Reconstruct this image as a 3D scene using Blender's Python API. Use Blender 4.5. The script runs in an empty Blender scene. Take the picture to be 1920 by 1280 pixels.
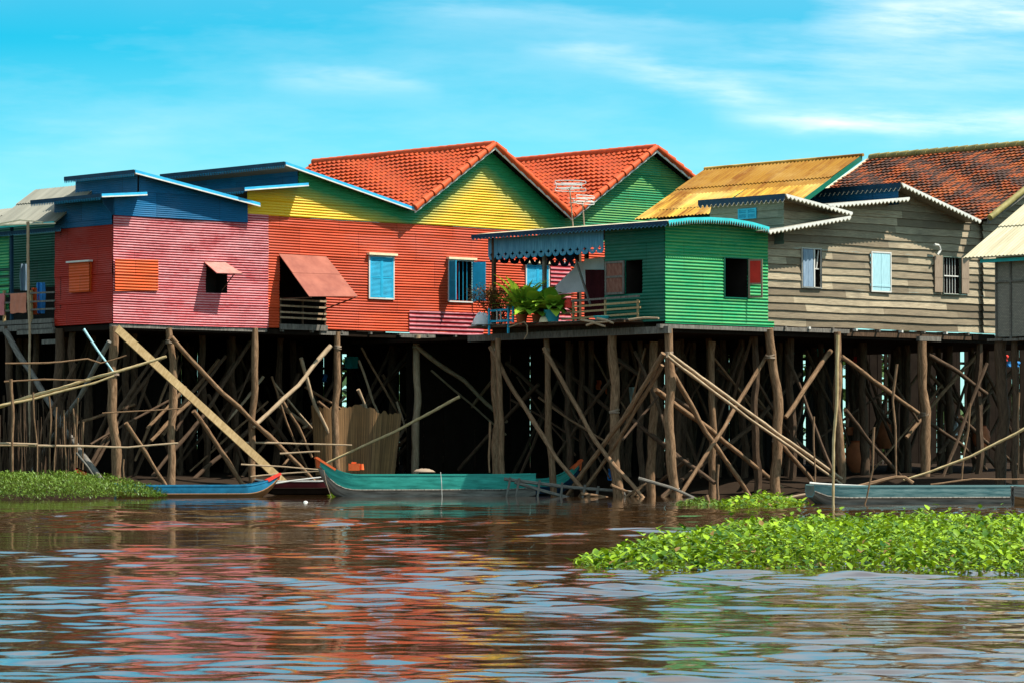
import bpy, math, random
import numpy as np
from mathutils import Vector
random.seed(11); rng = np.random.default_rng(5)
R = math.radians
sc = bpy.context.scene
col = sc.collection

# ------------------------------------------------------------------ survey
# the camera stands at x=y=0; P() and Plane.px() turn a sighting into a point at a known depth
F, CX, CY, HOR, CAMZ = 6500.0, 960.0, 640.0, 858.0, 1.1
PH = math.atan((HOR - CY) / F)
CAM = Vector((0, 0, CAMZ))
def ray(x, y):
    dx, dz = (x - CX) / F, (CY - y) / F
    return Vector((dx, math.cos(PH) - dz * math.sin(PH), math.sin(PH) + dz * math.cos(PH)))
def P(x, y, D):
    r = ray(x, y); return CAM + r * (D / r.y)
def Wt(x, y, z=0.0):
    r = ray(x, y); return CAM + r * ((z - CAMZ) / r.z)
TH = R(42)
U = Vector((math.cos(TH), math.sin(TH), 0))
V = Vector((-math.sin(TH), math.cos(TH), 0))
Z = Vector((0, 0, 1))
class Plane:
    def __init__(s, o, a, n): s.o = Vector((o.x, o.y, 0)); s.a = a; s.n = n
    def px(s, x, y, off=0.0):
        o = s.o + s.n * off; r = ray(x, y); t = (o - CAM).dot(s.n) / r.dot(s.n)
        p = CAM + r * t; return ((p - s.o).dot(s.a), p.z)
    def pt(s, a, z, off=0.0): return s.o + s.a * a + s.n * off + Z * z
    def at(s, x, y, off=0.0): return s.pt(*s.px(x, y, off), off)
def frontp(p): return Plane(p, U, -V)
def sidep(p): return Plane(p, V, -U)
A = P(211, 605, 100); F1 = frontp(A); L1 = sidep(A)
B = P(1247, 605, 98); F2 = frontp(B); L2 = sidep(B)
def vlen(p, xpx):
    # distance along V from p until it is sighted at column xpx
    k = (xpx - CX) / F
    return (k * p.y - p.x) / (V.x - k * V.y)

# ------------------------------------------------------------------ objects
ORG = {}
def tag(o, label, cat, group=None, kind=None):
    if label: o['label'] = label
    if cat: o['category'] = cat
    if group: o['group'] = group
    if kind: o['kind'] = kind
    return o
def thing(name, loc, label, cat, group=None):
    o = bpy.data.objects.new(name, None); col.objects.link(o)
    o.location = loc; ORG[o.name] = Vector(loc); o.empty_display_size = .3
    return tag(o, label, cat, group)
class MB:
    def __init__(s): s.v = []; s.f = []; s.uv = []; s.mi = []; s.c = []
    def face(s, pts, uv=None, mi=0, c=None):
        b = len(s.v); s.v += [tuple(p) for p in pts]; s.f.append(list(range(b, b + len(pts))))
        s.uv += list(uv) if uv else [(0.0, 0.0)] * len(pts); s.mi.append(mi)
        s.c += list(c) if c else [0.0] * len(pts)
    def grid(s, g, uvg=None, mi=0, flip=False):
        for i in range(len(g) - 1):
            for j in range(len(g[0]) - 1):
                q = [(i, j), (i + 1, j), (i + 1, j + 1), (i, j + 1)]
                if flip: q.reverse()
                s.face([g[a][b] for a, b in q], [uvg[a][b] for a, b in q] if uvg else None, mi)
    def box(s, o, ax, ay, az, mi=0):
        # corner o and three edge vectors
        c = [o, o + ax, o + ax + ay, o + ay]; d = [p + az for p in c]
        lx, ly, lz = ax.length, ay.length, az.length
        s.face(c[::-1], [(0, 0), (0, ly), (lx, ly), (lx, 0)], mi); s.face(d, [(0, 0), (lx, 0), (lx, ly), (0, ly)], mi)
        for i in range(4):
            j = (i + 1) % 4; l = (c[j] - c[i]).length
            s.face([c[i], c[j], d[j], d[i]], [(0, 0), (l, 0), (l, lz), (0, lz)], mi)
    def bar(s, p, q, w, h, up=Z, mi=0):
        d = q - p; side = d.cross(up).normalized() * w; u2 = side.cross(d).normalized() * h
        s.box(p - side / 2 - u2 / 2, d, side, u2, mi)
    def tube(s, pts, rad, seg=8, mi=0, cap=True):
        n = len(pts); rings = []; uvr = []; l = 0
        t = (pts[1] - pts[0]).normalized(); ref = Vector((1, 0, 0)) if abs(t.x) < .8 else Vector((0, 1, 0))
        a = t.cross(ref).normalized()
        for i, p in enumerate(pts):
            t = (pts[min(i + 1, n - 1)] - pts[max(i - 1, 0)]).normalized()
            a = (a - t * a.dot(t)).normalized(); b = t.cross(a); r = rad[i] if hasattr(rad, '__len__') else rad
            if i: l += (p - pts[i - 1]).length
            rings.append([p + (a * math.cos(k * 6.28318 / seg) + b * math.sin(k * 6.28318 / seg)) * r for k in range(seg + 1)])
            uvr.append([(k / seg * 2 * math.pi * max(r, .02), l) for k in range(seg + 1)])
        s.grid(rings, uvr, mi, flip=True)
        if cap:
            s.face(rings[0][:-1][::-1][::-1], None, mi); s.face(rings[-1][:-1][::-1], None, mi)
    def build(s, name, mats, parent=None, smooth=False, label=None):
        if not isinstance(mats, (list, tuple)): mats = [mats]
        org = Vector((0, 0, 0)); p = parent
        while p is not None:
            if p.name in ORG: org = ORG[p.name]
            p = p.parent
        own = Vector((0, 0, 0))
        me = bpy.data.meshes.new(name)
        va = np.array(s.v, dtype=np.float64).reshape(-1, 3)
        if parent is None:
            own = Vector(((va[:, 0].min() + va[:, 0].max()) / 2, (va[:, 1].min() + va[:, 1].max()) / 2, va[:, 2].min()))
            org = own
        va = va - np.array(org)
        me.from_pydata(va.tolist(), [], s.f)
        uvl = me.uv_layers.new(name='UVMap'); uvl.data.foreach_set('uv', np.array(s.uv, dtype=np.float32).ravel())
        at = me.attributes.new('paint', 'FLOAT', 'CORNER'); at.data.foreach_set('value', np.array(s.c, dtype=np.float32))
        me.polygons.foreach_set('material_index', np.array(s.mi, dtype=np.int32))
        for m in mats: me.materials.append(m)
        if smooth:
            import bmesh
            bm = bmesh.new(); bm.from_mesh(me); bmesh.ops.remove_doubles(bm, verts=bm.verts, dist=1e-4); bm.to_mesh(me); bm.free()
            me.polygons.foreach_set('use_smooth', np.ones(len(me.polygons), dtype=bool))
            me.set_sharp_from_angle(angle=R(50))
        me.update()
        o = bpy.data.objects.new(name, me); col.objects.link(o)
        if parent is not None: o.parent = parent
        else: o.location = own
        if label: o['label'] = label
        return o

# ------------------------------------------------------------------ materials
class NT:
    def __init__(s, name):
        s.m = bpy.data.materials.new(name); s.m.use_nodes = True; s.t = s.m.node_tree; s.t.nodes.clear()
        s.out = s.t.nodes.new('ShaderNodeOutputMaterial')
    def n(s, typ, **kw):
        nd = s.t.nodes.new('ShaderNode' + typ)
        for k, v in kw.items():
            if k.startswith('_'): setattr(nd, k[1:], v)
            else: s.set(nd.inputs[k.replace('__', ' ')] if not k.isdigit() else nd.inputs[int(k)], v)
        return nd
    def set(s, inp, v):
        if hasattr(v, 'is_output'): s.t.links.new(v, inp)
        elif hasattr(v, 'outputs'): s.t.links.new(v.outputs[0], inp)
        else:
            if isinstance(v, (tuple, list)) and inp.type == 'RGBA' and len(v) == 3: v = (*v, 1)
            inp.default_value = v
    def ma(s, op, a, b=0.0, c=0.0):
        nd = s.t.nodes.new('ShaderNodeMath'); nd.operation = op
        for i, v in enumerate((a, b, c)): s.set(nd.inputs[i], v)
        return nd.outputs[0]
    def mix(s, f, a, b, mode='MIX'):
        nd = s.t.nodes.new('ShaderNodeMix'); nd.data_type = 'RGBA'; nd.blend_type = mode
        s.set(nd.inputs[0], f); s.set(nd.inputs[6], a); s.set(nd.inputs[7], b); return nd.outputs[2]
    def coord(s, kind='UV', scale=(1, 1, 1)):
        tc = s.t.nodes.new('ShaderNodeTexCoord'); mp = s.t.nodes.new('ShaderNodeMapping')
        s.t.links.new(tc.outputs[kind], mp.inputs[0]); mp.inputs['Scale'].default_value = scale; return mp.outputs[0]
    def noise(s, vec, scale, detail=4, rough=.6):
        return s.n('TexNoise', Vector=vec, Scale=scale, Detail=detail, Roughness=rough).outputs[0]
    def ramp(s, f, lo, hi):
        nd = s.t.nodes.new('ShaderNodeMapRange'); nd.clamp = True
        s.set(nd.inputs[0], f); nd.inputs[1].default_value = lo; nd.inputs[2].default_value = hi; return nd.outputs[0]
    def sep(s, vec): return s.n('SeparateXYZ', Vector=vec).outputs
    def white(s, x, y):
        c = s.n('CombineXYZ', X=x, Y=y); return s.n('TexWhiteNoise', Vector=c.outputs[0]).outputs[0]
    def done(s, colr, rough=.6, bump=None, bs=.3, bd=.01, metallic=0.0, spec=.4):
        p = s.n('BsdfPrincipled'); s.set(p.inputs['Base Color'], colr); s.set(p.inputs['Roughness'], rough)
        p.inputs['Metallic'].default_value = metallic; p.inputs['Specular IOR Level'].default_value = spec
        if bump is not None:
            b = s.n('Bump', Height=bump, Strength=bs, Distance=bd); s.t.links.new(b.outputs[0], p.inputs['Normal'])
        s.t.links.new(p.outputs[0], s.out.inputs[0]); return s.m
def mul(c, k): return tuple(min(1, x * k) for x in c)
def plain(name, c, c2=None, scale=4, kind='Object', stretch=(1, 1, 1), rough=.65, var=.25, spec=.2, bump=.2):
    t = NT(name); v = t.coord(kind, stretch)
    n = t.ramp(t.noise(v, scale, 6), .3, .7)
    return t.done(t.mix(n, mul(c, 1 - var), c2 if c2 else mul(c, 1 + var)), rough, n, bump, .01, spec=spec)
def corr_mat(name, c, striped=None, pitch=.076, stripe_amt=0.0, var=.2, rust=.4, sheet=(2.3, .8), rough=.45):
    # painted corrugated sheet: every sheet its own shade, scratches and rust streaks; optional pale stripes along the crests
    t = NT(name); v = t.coord('UV'); x, z, _ = t.sep(v)
    row = t.ma('FLOOR', t.ma('DIVIDE', z, sheet[1]))
    cl = t.ma('FLOOR', t.ma('DIVIDE', t.ma('ADD', x, t.ma('MULTIPLY', row, .77)), sheet[0]))
    w = t.white(cl, row)
    base = t.mix(w, mul(c, 1 - var), mul(c, 1 + var))
    blot = t.ramp(t.noise(t.coord('UV', (1.2, 3, 1)), 1.4, 6, .65), .35, .7)
    base = t.mix(t.ma('MULTIPLY', blot, .5), base, mul(c, .68))
    fd = t.ramp(t.noise(t.coord('UV', (.5, .9, 1)), .8, 5, .6), .48, .72)
    base = t.mix(t.ma('MULTIPLY', fd, .5), base, tuple(.82 * q + .075 for q in c))
    jx = t.ma('FRACT', t.ma('DIVIDE', t.ma('ADD', x, t.ma('MULTIPLY', row, .77)), sheet[0]))
    base = t.mix(t.ma('MULTIPLY', t.ma('LESS_THAN', jx, .010), .6), base, mul(c, .35))
    if striped:
        cr = t.ma('ADD', .5, t.ma('MULTIPLY', .5, t.ma('SINE', t.ma('MULTIPLY', z, 2 * math.pi / pitch))))
        nz = t.noise(t.coord('UV', (2.2, 9, 1)), 2.5, 5, .7)
        pt = t.noise(t.coord('UV', (.7, 1.6, 1)), 1.1, 4, .6)
        k = t.ma('MULTIPLY', t.ramp(t.ma('ADD', t.ma('ADD', cr, t.ma('MULTIPLY', t.ma('SUBTRACT', pt, .5), 2.3)), t.ma('MULTIPLY', t.ma('SUBTRACT', nz, .5), 1.6)), .35, .85), stripe_amt)
        base = t.mix(k, base, striped)
    rs = t.ramp(t.noise(t.coord('UV', (3.0, .7, 1)), 2.2, 6, .7), .62, .78)
    base = t.mix(t.ma('MULTIPLY', rs, rust), base, (.13, .055, .03))
    return t.done(base, rough, t.noise(v, 8, 3), .12, .01, spec=.14)

M = {}
def clap_mat(name, c1, c2, pitch, dark):
    # weathered boards: each board its own grey-brown with grain, dark weather stains
    t = NT(name); v = t.coord('UV'); x, z, _ = t.sep(v)
    row = t.ma('FLOOR', t.ma('DIVIDE', z, pitch))
    cl = t.ma('FLOOR', t.ma('DIVIDE', t.ma('ADD', x, t.ma('MULTIPLY', t.white(row, 3.0), 4.0)), 3.4))
    w = t.white(cl, row)
    base = t.mix(w, c1, c2)
    g = t.noise(t.coord('UV', (.9, 14, 1)), 3, 7, .7)
    base = t.mix(t.ma('MULTIPLY', t.ramp(g, .35, .7), .75), base, mul(c1, .5))
    st = t.ramp(t.noise(t.coord('UV', (.5, 1.6, 1)), 1.3, 5, .6), .5, .75)
    base = t.mix(t.ma('MULTIPLY', st, .6), base, dark)
    return t.done(base, .8, g, .5, .01, spec=.2)
def wood_mat(name, c1, c2, stretch=6):
    t = NT(name); v = t.coord('UV', (stretch, 1, 1)); n = t.noise(v, 3.5, 6, .7)
    big = t.ramp(t.noise(t.coord('Object'), .9, 3), .3, .7)
    base = t.mix(t.ramp(n, .38, .62), c1, c2); base = t.mix(t.ma('MULTIPLY', big, .45), base, mul(c1, .8))
    return t.done(base, .8, n, .6, .012, spec=.1)

M['red'] = corr_mat('red_sheet', (.56, .072, .024))
M['pink'] = corr_mat('sunlit_worn_pink_sheet', (.40, .04, .045), striped=(.62, .25, .26), pitch=.075, stripe_amt=.95, rust=.3, var=.3)  # pale crests hold the sun's catch on the ribs, broken up by wear
M['magenta'] = corr_mat('striped_red_sheet', (.28, .012, .02), striped=(.55, .22, .24), pitch=.13, stripe_amt=.85)
M['darkred'] = corr_mat('dark_red_sheet', (.34, .016, .004))
M['orange'] = corr_mat('orange_sheet', (.62, .085, .014))
M['blue'] = corr_mat('blue_sheet', (.004, .105, .235), rust=.1)
M['green'] = corr_mat('green_sheet', (.008, .27, .10), striped=(.30, .55, .14), pitch=.095, stripe_amt=.28, rust=.15)
M['gside'] = corr_mat('dark_green_sheet', (.006, .115, .068), rust=.15)
M['ggable'] = corr_mat('green_gable_sheet', (.014, .24, .10), striped=(.28, .42, .06), pitch=.076, stripe_amt=.42, rust=.1)
t = NT('yellow_green_fade_sheet'); at = t.n('Attribute', _attribute_name='paint')
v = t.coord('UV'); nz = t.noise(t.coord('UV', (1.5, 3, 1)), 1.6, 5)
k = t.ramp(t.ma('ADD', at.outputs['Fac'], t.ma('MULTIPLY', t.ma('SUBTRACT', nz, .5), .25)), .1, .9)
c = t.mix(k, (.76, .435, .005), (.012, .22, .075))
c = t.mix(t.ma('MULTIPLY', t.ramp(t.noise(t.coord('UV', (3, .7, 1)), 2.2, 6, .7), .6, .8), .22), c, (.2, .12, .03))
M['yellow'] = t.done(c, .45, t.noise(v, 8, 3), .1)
M['clap'] = clap_mat('weathered_boards', (.165, .125, .078), (.50, .405, .265), .225, (.07, .058, .045))
M['clapdark'] = clap_mat('brown_boards', (.12, .09, .055), (.26, .2, .12), .22, (.04, .035, .03))
M['clapgreen'] = clap_mat('greenish_boards', (.12, .17, .13), (.2, .26, .2), .22, (.06, .08, .07))
M['pole'] = wood_mat('weathered_pole', (.115, .064, .032), (.34, .205, .115))
M['polelight'] = wood_mat('pale_pole', (.30, .2, .12), (.52, .39, .25))
M['poledark'] = wood_mat('dark_pole', (.05, .03, .018), (.13, .08, .048))
M['bamboo'] = wood_mat('bamboo_cane', (.36, .25, .11), (.58, .45, .25), 3)
M['plank'] = wood_mat('tan_plank', (.30, .2, .09), (.46, .33, .17), 4)
M['beam'] = wood_mat('grey_beam', (.10, .09, .075), (.24, .215, .18), 4)
M['dark'] = plain('shade_dark_boards', (.015, .010, .007), scale=3, spec=.02)  # near-black colour standing in for deep shade under floors, roofs and screens
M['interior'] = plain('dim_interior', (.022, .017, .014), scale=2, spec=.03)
M['trimblue'] = plain('sky_blue_trim', (.03, .36, .62), var=.15)
M['navy'] = plain('navy_fascia', (.005, .035, .07), var=.3)
M['white'] = plain('white_paint', (.60, .58, .52), var=.1)
M['cream'] = plain('cream_paint', (.72, .6, .38), var=.12)
M['turq'] = plain('turquoise_trim', (.04, .5, .52), var=.12)
M['shutter'] = plain('blue_shutter_paint', (.02, .36, .56), var=.15)
M['paleblue'] = plain('pale_blue_shutter_paint', (.33, .56, .60), (.42, .66, .70), kind='UV', stretch=(6, .7, 1), var=.15)
M['greyblue'] = plain('grey_blue_shutter_paint', (.17, .26, .36), (.28, .36, .44), kind='UV', stretch=(6, .7, 1))
M['valance'] = plain('faded_blue_boards', (.06, .27, .42), (.12, .36, .5), kind='UV', stretch=(5, .5, 1), var=.3)
M['brownpaint'] = plain('brown_shutter_paint', (.16, .05, .03), (.25, .12, .08), kind='UV', stretch=(3, 1, 1))
M['bareshutter'] = plain('bare_wood_shutter', (.26, .18, .12), (.36, .27, .19), kind='UV', stretch=(6, .7, 1))
M['awning'] = plain('rust_red_awning', (.25, .06, .035), (.33, .1, .06), scale=2, rough=.6, var=.2)
M['pinkawning'] = plain('pink_awning', (.5, .16, .13), (.6, .22, .18), scale=3)
M['metal'] = plain('galvanised_wire', (.5, .5, .48), rough=.35, var=.15)
M['redpaint'] = plain('red_paint', (.6, .035, .02), var=.15)
M['orangepaint'] = plain('orange_red_paint', (.66, .12, .03), var=.15)
M['tarp'] = plain('grey_tarpaulin', (.8, .8, .78), scale=2, var=.15)
M['clay'] = plain('orange_clay', (.42, .12, .045), var=.25)
M['cloth_pink'] = plain('pink_towel', (.55, .16, .15), var=.15)
M['cloth_orange'] = plain('coral_towel', (.56, .19, .11), var=.15)
M['darkcloth'] = plain('dark_maroon_cloth', (.05, .008, .01), spec=.05)
M['bluecloth'] = plain('blue_plastic', (.03, .2, .5), var=.2)
M['teal'] = plain('teal_boat_paint', (.02, .25, .20), (.05, .43, .34), kind='UV', stretch=(.6, 5, 1), scale=2.5, rough=.5, var=.3)
M['tealfaded'] = plain('faded_teal_paint', (.05, .21, .225), (.22, .34, .32), kind='UV', stretch=(.8, 5, 1), scale=3, rough=.7, var=.4)
M['hullgrey'] = plain('weathered_hull', (.13, .11, .09), (.34, .30, .25), kind='UV', stretch=(.5, 5, 1), scale=3, rough=.8, var=.4)
M['hullbrown'] = plain('brown_hull', (.2, .09, .03), (.28, .14, .06), kind='UV', stretch=(.5, 5, 1))
M['hullblue'] = plain('bright_blue_boat_paint', (.015, .18, .32), var=.3)
M['hullgreen'] = plain('dark_green_boat_paint', (.01, .15, .07), var=.2)
M['leafpot'] = plain('broad_leaf', (.045, .16, .015), (.16, .34, .04), scale=6, rough=.4)
M['reedpot'] = plain('potted_soil', (.05, .035, .02))
M['bluepot'] = plain('blue_plastic_pot', (.03, .32, .42), var=.1)
def tile_mat(name, c1, c2, moss, amt, pu, pv):
    t = NT(name); x, z, _ = t.sep(t.coord('UV'))
    w = t.white(t.ma('FLOOR', t.ma('DIVIDE', x, pu)), t.ma('FLOOR', t.ma('DIVIDE', z, pv)))
    b = t.mix(w, c1, c2)
    big = t.noise(t.coord('UV', (.6, .9, 1)), 1.1, 6, .65)
    k = t.ma('MULTIPLY', t.ramp(t.ma('ADD', big, t.ma('MULTIPLY', t.ma('SUBTRACT', w, .5), .45)), .33, .54), amt)
    return t.done(t.mix(k, b, moss), .5, t.noise(t.coord('UV'), 15, 3), .15, .01, spec=.2)
M['tile'] = tile_mat('orange_roof_tiles', (.40, .05, .010), (.58, .105, .02), (.26, .035, .012), .65, .3, .34)
M['oldtile'] = tile_mat('old_mossy_roof_tiles', (.22, .04, .008), (.52, .135, .022), (.045, .024, .016), .97, .2, .24)
M['ridge'] = plain('ridge_tiles', (.50, .075, .018), var=.2)
M['mossridge'] = plain('mossy_ridge', (.2, .17, .05), (.32, .26, .09), scale=3)
t = NT('rusty_yellow_sheet'); n1 = t.noise(t.coord('UV', (1.5, .13, 1)), 1.6, 7, .72); n2 = t.noise(t.coord('UV', (.5, .8, 1)), .9, 4)
x, z, _ = t.sep(t.coord('UV'))
c = t.mix(t.ramp(n1, .40, .60), (.17, .05, .005), (.62, .36, .045))
c = t.mix(t.ma('MULTIPLY', t.ramp(n2, .45, .62), .65), c, (.66, .45, .13))
c = t.mix(t.ma('MULTIPLY', t.ma('LESS_THAN', z, 1.9), t.ma('MULTIPLY_ADD', t.ramp(n1, .25, .7), .6, .3)), c, (.20, .075, .006))
M['rust'] = t.done(c, .75, n1, .2, spec=.15)
M['tin'] = plain('grey_tin_sheet', (.22, .21, .165), (.32, .30, .235), kind='UV', stretch=(1.6, .2, 1), scale=2, rough=.5, var=.15)
M['beige'] = plain('beige_tin_sheet', (.46, .39, .24), (.56, .5, .34), kind='UV', stretch=(1.6, .3, 1), scale=2, rough=.6, var=.15)
t = NT('woven_mat'); x, z, _ = t.sep(t.coord('UV'))
wv = t.n('TexBrick', Vector=t.coord('UV', (1, 1, 1)), Scale=6.0, Color1=(.22, .19, .15), Color2=(.36, .31, .24), Mortar=(.05, .04, .03)); wv.inputs['Mortar Size'].default_value = .03
M['woven'] = t.done(t.mix(.5, wv.outputs[0], t.mix(t.noise(t.coord('UV', (1, 6, 1)), 3, 5), (.10, .09, .07), (.34, .3, .24))), .8)
t = NT('reed_screen'); n = t.noise(t.coord('UV', (22, .35, 1)), 1.2, 4, .6); n2 = t.noise(t.coord('UV', (.6, 3, 1)), 1.2, 3)
M['reed'] = t.done(t.mix(t.ma('MULTIPLY', t.ramp(n2, .45, .7), .4), t.mix(t.ramp(n, .35, .65), (.09, .045, .016), (.34, .18, .065)), (.14, .08, .032)), .75, n, .7, .015)
def leaf_mat(name, c1, c2, tr=.2):
    t = NT(name); at = t.n('Attribute', _attribute_name='paint'); c = t.mix(at.outputs['Fac'], c1, c2); c = t.mix(t.ma('LESS_THAN', at.outputs['Fac'], -.5), c, (.22, .13, .035))
    p = t.n('BsdfPrincipled'); t.set(p.inputs['Base Color'], c); p.inputs['Roughness'].default_value = .42; p.inputs['Specular IOR Level'].default_value = .22
    q = t.n('BsdfTranslucent'); t.set(q.inputs[0], c)
    m = t.n('MixShader'); m.inputs[0].default_value = tr; t.t.links.new(p.outputs[0], m.inputs[1]); t.t.links.new(q.outputs[0], m.inputs[2])
    t.t.links.new(m.outputs[0], t.out.inputs[0]); return t.m
M['hyacinth'] = leaf_mat('floating_plant_leaf', (.014, .072, .002), (.30, .46, .011))
M['bankleaf'] = leaf_mat('bank_weed_leaf', (.035, .085, .006), (.17, .255, .025))
M['bushleaf'] = leaf_mat('reddish_bush_leaf', (.06, .08, .015), (.30, .11, .03))
M['potleaf'] = leaf_mat('pot_plant_leaf', (.05, .19, .015), (.42, .6, .05))
M['treeleaf'] = leaf_mat('far_leaf', (.03, .07, .015), (.07, .12, .03))
t = NT('mud'); n = t.noise(t.coord('Object'), .8, 7, .7)
M['mud'] = t.done(t.mix(n, (.014, .009, .006), (.04, .027, .018)), .9, n, .8, .1, spec=.03)
WAVE = 1.5; SKYK = 1.3; SKYS = 1.3; SKYT = (.46, 1.14, 1.03, 1); SKYE = .1; EXPO = .8; SKYD = (.08, .86, .92, 1); CLOUD = (7.0, 7.5, 7.5, 1)
# ------------------------------------------------------------------ builders
def corr(p=.076, amp=.011, sheet=.8):
    return ('c', p, lambda z: amp * math.sin(2 * math.pi * z / p) + .012 * (1 - (z / sheet) % 1))
def clap(p=.22, depth=.035):
    def d(z):
        f = (z / p) % 1
        return depth * f / .03 if f < .03 else depth * (1 - (f - .03) / .97)
    return ('l', p, d)
FLAT = ('f', 9, lambda z: 0.0)
def wall(mb, pl, poly, holes=(), off=0.0, prof=FLAT, du=None, paint=None, mi=0):
    zs = [z for _, z in poly]; z0, z1 = min(zs), max(zs)
    br = set(zs)
    for h in holes: br |= {h[2], h[3]}
    kind, p, d = prof
    if kind == 'c':
        k = int(z0 / p * 6) - 1
        while k * p / 6 < z1: br.add(k * p / 6); k += 1
    elif kind == 'l':
        k = int(z0 / p) - 1
        while k * p < z1: br |= {k * p, k * p + .03 * p, k * p - 1e-4}; k += 1
    elif paint:
        k = 0
        while z0 + k * .1 < z1: br.add(z0 + k * .1); k += 1
    br = sorted(b for b in br if z0 <= b <= z1); br2 = [br[0]]
    for b in br[1:]:
        if b - br2[-1] > 5e-5: br2.append(b)
    flip = pl.a.cross(Z).dot(pl.n) < 0
    n = len(poly)
    for za, zb in zip(br2[:-1], br2[1:]):
        zm = (za + zb) / 2; ed = []
        for i in range(n):
            (sa, a), (sb, b) = poly[i], poly[(i + 1) % n]
            if (a - zm) * (b - zm) < 0:
                f = lambda q: sa + (sb - sa) * (q - a) / (b - a)
                ed.append((f(zm), f(za), f(zb)))
        ed.sort(); iv = [(ed[i][1], ed[i][2], ed[i + 1][1], ed[i + 1][2]) for i in range(0, len(ed) - 1, 2)]
        for h in holes:
            if h[2] < zm < h[3]:
                nv = []
                for la, lb, ra, rb in iv:
                    if h[1] <= min(la, lb) or h[0] >= max(ra, rb): nv.append((la, lb, ra, rb)); continue
                    if h[0] > min(la, lb): nv.append((la, lb, h[0], h[0]))
                    if h[1] < max(ra, rb): nv.append((h[1], h[1], ra, rb))
                iv = nv
        da, db = off + d(za), off + d(zb)
        def warp(s, z, o):
            if not du or kind == 'f': return s, z, o
            if kind == 'c': return s, z + .008 * math.sin(s * .9 + z * .4), o + .007 * math.sin(s * 1.9 + z * 3.1) + .006 * math.sin(s * 4.3 - z * 5.7 + 1)
            j = round(z / p); return s, z + .008 * math.sin(s * 1.3 + j * 5.3) + .006 * math.sin(s * 3.9 + j * 2.9), o + .012 * math.sin(s * 1.1 + j * 7.7) + .010 * math.sin(j * 11.3)
        for la, lb, ra, rb in iv:
            m = 1
            if du: m = max(1, int(math.ceil(max(ra - la, rb - lb) / du)))
            for k in range(m):
                a0 = la + (ra - la) * k / m; a1 = la + (ra - la) * (k + 1) / m
                b0 = lb + (rb - lb) * k / m; b1 = lb + (rb - lb) * (k + 1) / m
                q = [(a0, za, da), (a1, za, da), (b1, zb, db), (b0, zb, db)]
                if flip: q.reverse()
                mb.face([pl.pt(*warp(*e)) for e in q], [(e[0], e[1]) for e in q], mi, [paint(e[0], e[1]) for e in q] if paint else None)
def hole(pl, x0, y0, x1, y1, off=0.0):
    s0, zt = pl.px(x0, y0, off); _, zb = pl.px(x0, y1, off); s1, _ = pl.px(x1, y0, off)
    return (min(s0, s1), max(s0, s1), zb, zt)
def pxpoly(pl, pts, off=0.0): return [pl.px(x, y, off) for x, y in pts]
def up_normal(a, b, c):
    n = (b - a).cross(c - a).normalized(); return n if n.z > 0 else -n
def i_h(t, rows): return int(t * rows + .3)
def tile_roof(mb, rf, rb, ef, eb, rows, wl, amp, lift):
    n = up_normal(rf, rb, ef); L = (rb - rf).length; S = (ef - rf).length
    cols = int(round(L / wl)) * 6
    lines = []
    for i in range(rows): lines += [(i / rows, 0.0), ((i + 1) / rows + .004, lift)]
    g = []; uvg = []
    for t, o in lines:
        a = rf.lerp(ef, t); b = rb.lerp(eb, t)
        row = []; ur = []
        for j in range(cols + 1):
            x = j / cols; s = math.sin(2 * math.pi * x * L / wl)
            row.append(a.lerp(b, x) + n * (o * (1 + .55 * math.sin(i_h(t, rows) * 7.1 + (j // 6) * 12.9898)) + amp * (s if s > 0 else .55 * s))); ur.append((x * L, min(t, .9999) * S - (.02 if o else 0)))
        g.append(row); uvg.append(ur)
    mb.grid(g, uvg, 0, flip=(rb - rf).cross(ef - rf).z > 0)
    mb.grid([[rf - n * .05, ef - n * .05], [rb - n * .05, eb - n * .05]], None, 1)
    for a, b in ((rf, ef), (rb, eb), (ef, eb)):
        mb.grid([[a - n * .05, b - n * .05], [a + n * lift * .5, b + n * lift * .5]], None, 1)
def corr_roof(mb, rf, rb, ef, eb, pitch=.12, amp=.014, th=.03, seams=(.33,)):
    n = up_normal(rf, rb, ef); L = (rb - rf).length; S = (ef - rf).length
    cols = int(L / pitch) * 6; ts = [0.0]; os = [.012]
    for q in seams: ts += [q, q + .001]; os += [.03, .0]
    ts.append(1.0); os.append(.012)
    g = []; uvg = []
    for t, o in zip(ts, os):
        a = rf.lerp(ef, t); b = rb.lerp(eb, t)
        g.append([a.lerp(b, j / cols) + n * (o + amp * math.sin(j / 6 * 2 * math.pi)) for j in range(cols + 1)])
        uvg.append([(j / cols * L, t * S) for j in range(cols + 1)])
    mb.grid(g, uvg, 0, flip=(rb - rf).cross(ef - rf).z > 0)
    mb.grid([[rf - n * th, ef - n * th], [rb - n * th, eb - n * th]], None, 1)
    for a, b in ((rf, ef), (rb, eb), (ef, eb), (rf, rb)):
        mb.grid([[a - n * th, b - n * th], [a, b]], None, 1)
def slab(mb, a, b, c, d, th=.05, mi=0):
    n = up_normal(a, b, d); top = [a, b, c, d]; bot = [p - n * th for p in top]
    mb.face(top, [(0, 0), (0, 1), (1, 1), (1, 0)], mi); mb.face(bot[::-1], None, mi)
    for i in range(4):
        j = (i + 1) % 4; mb.face([bot[i], bot[j], top[j], top[i]], None, mi)
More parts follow.
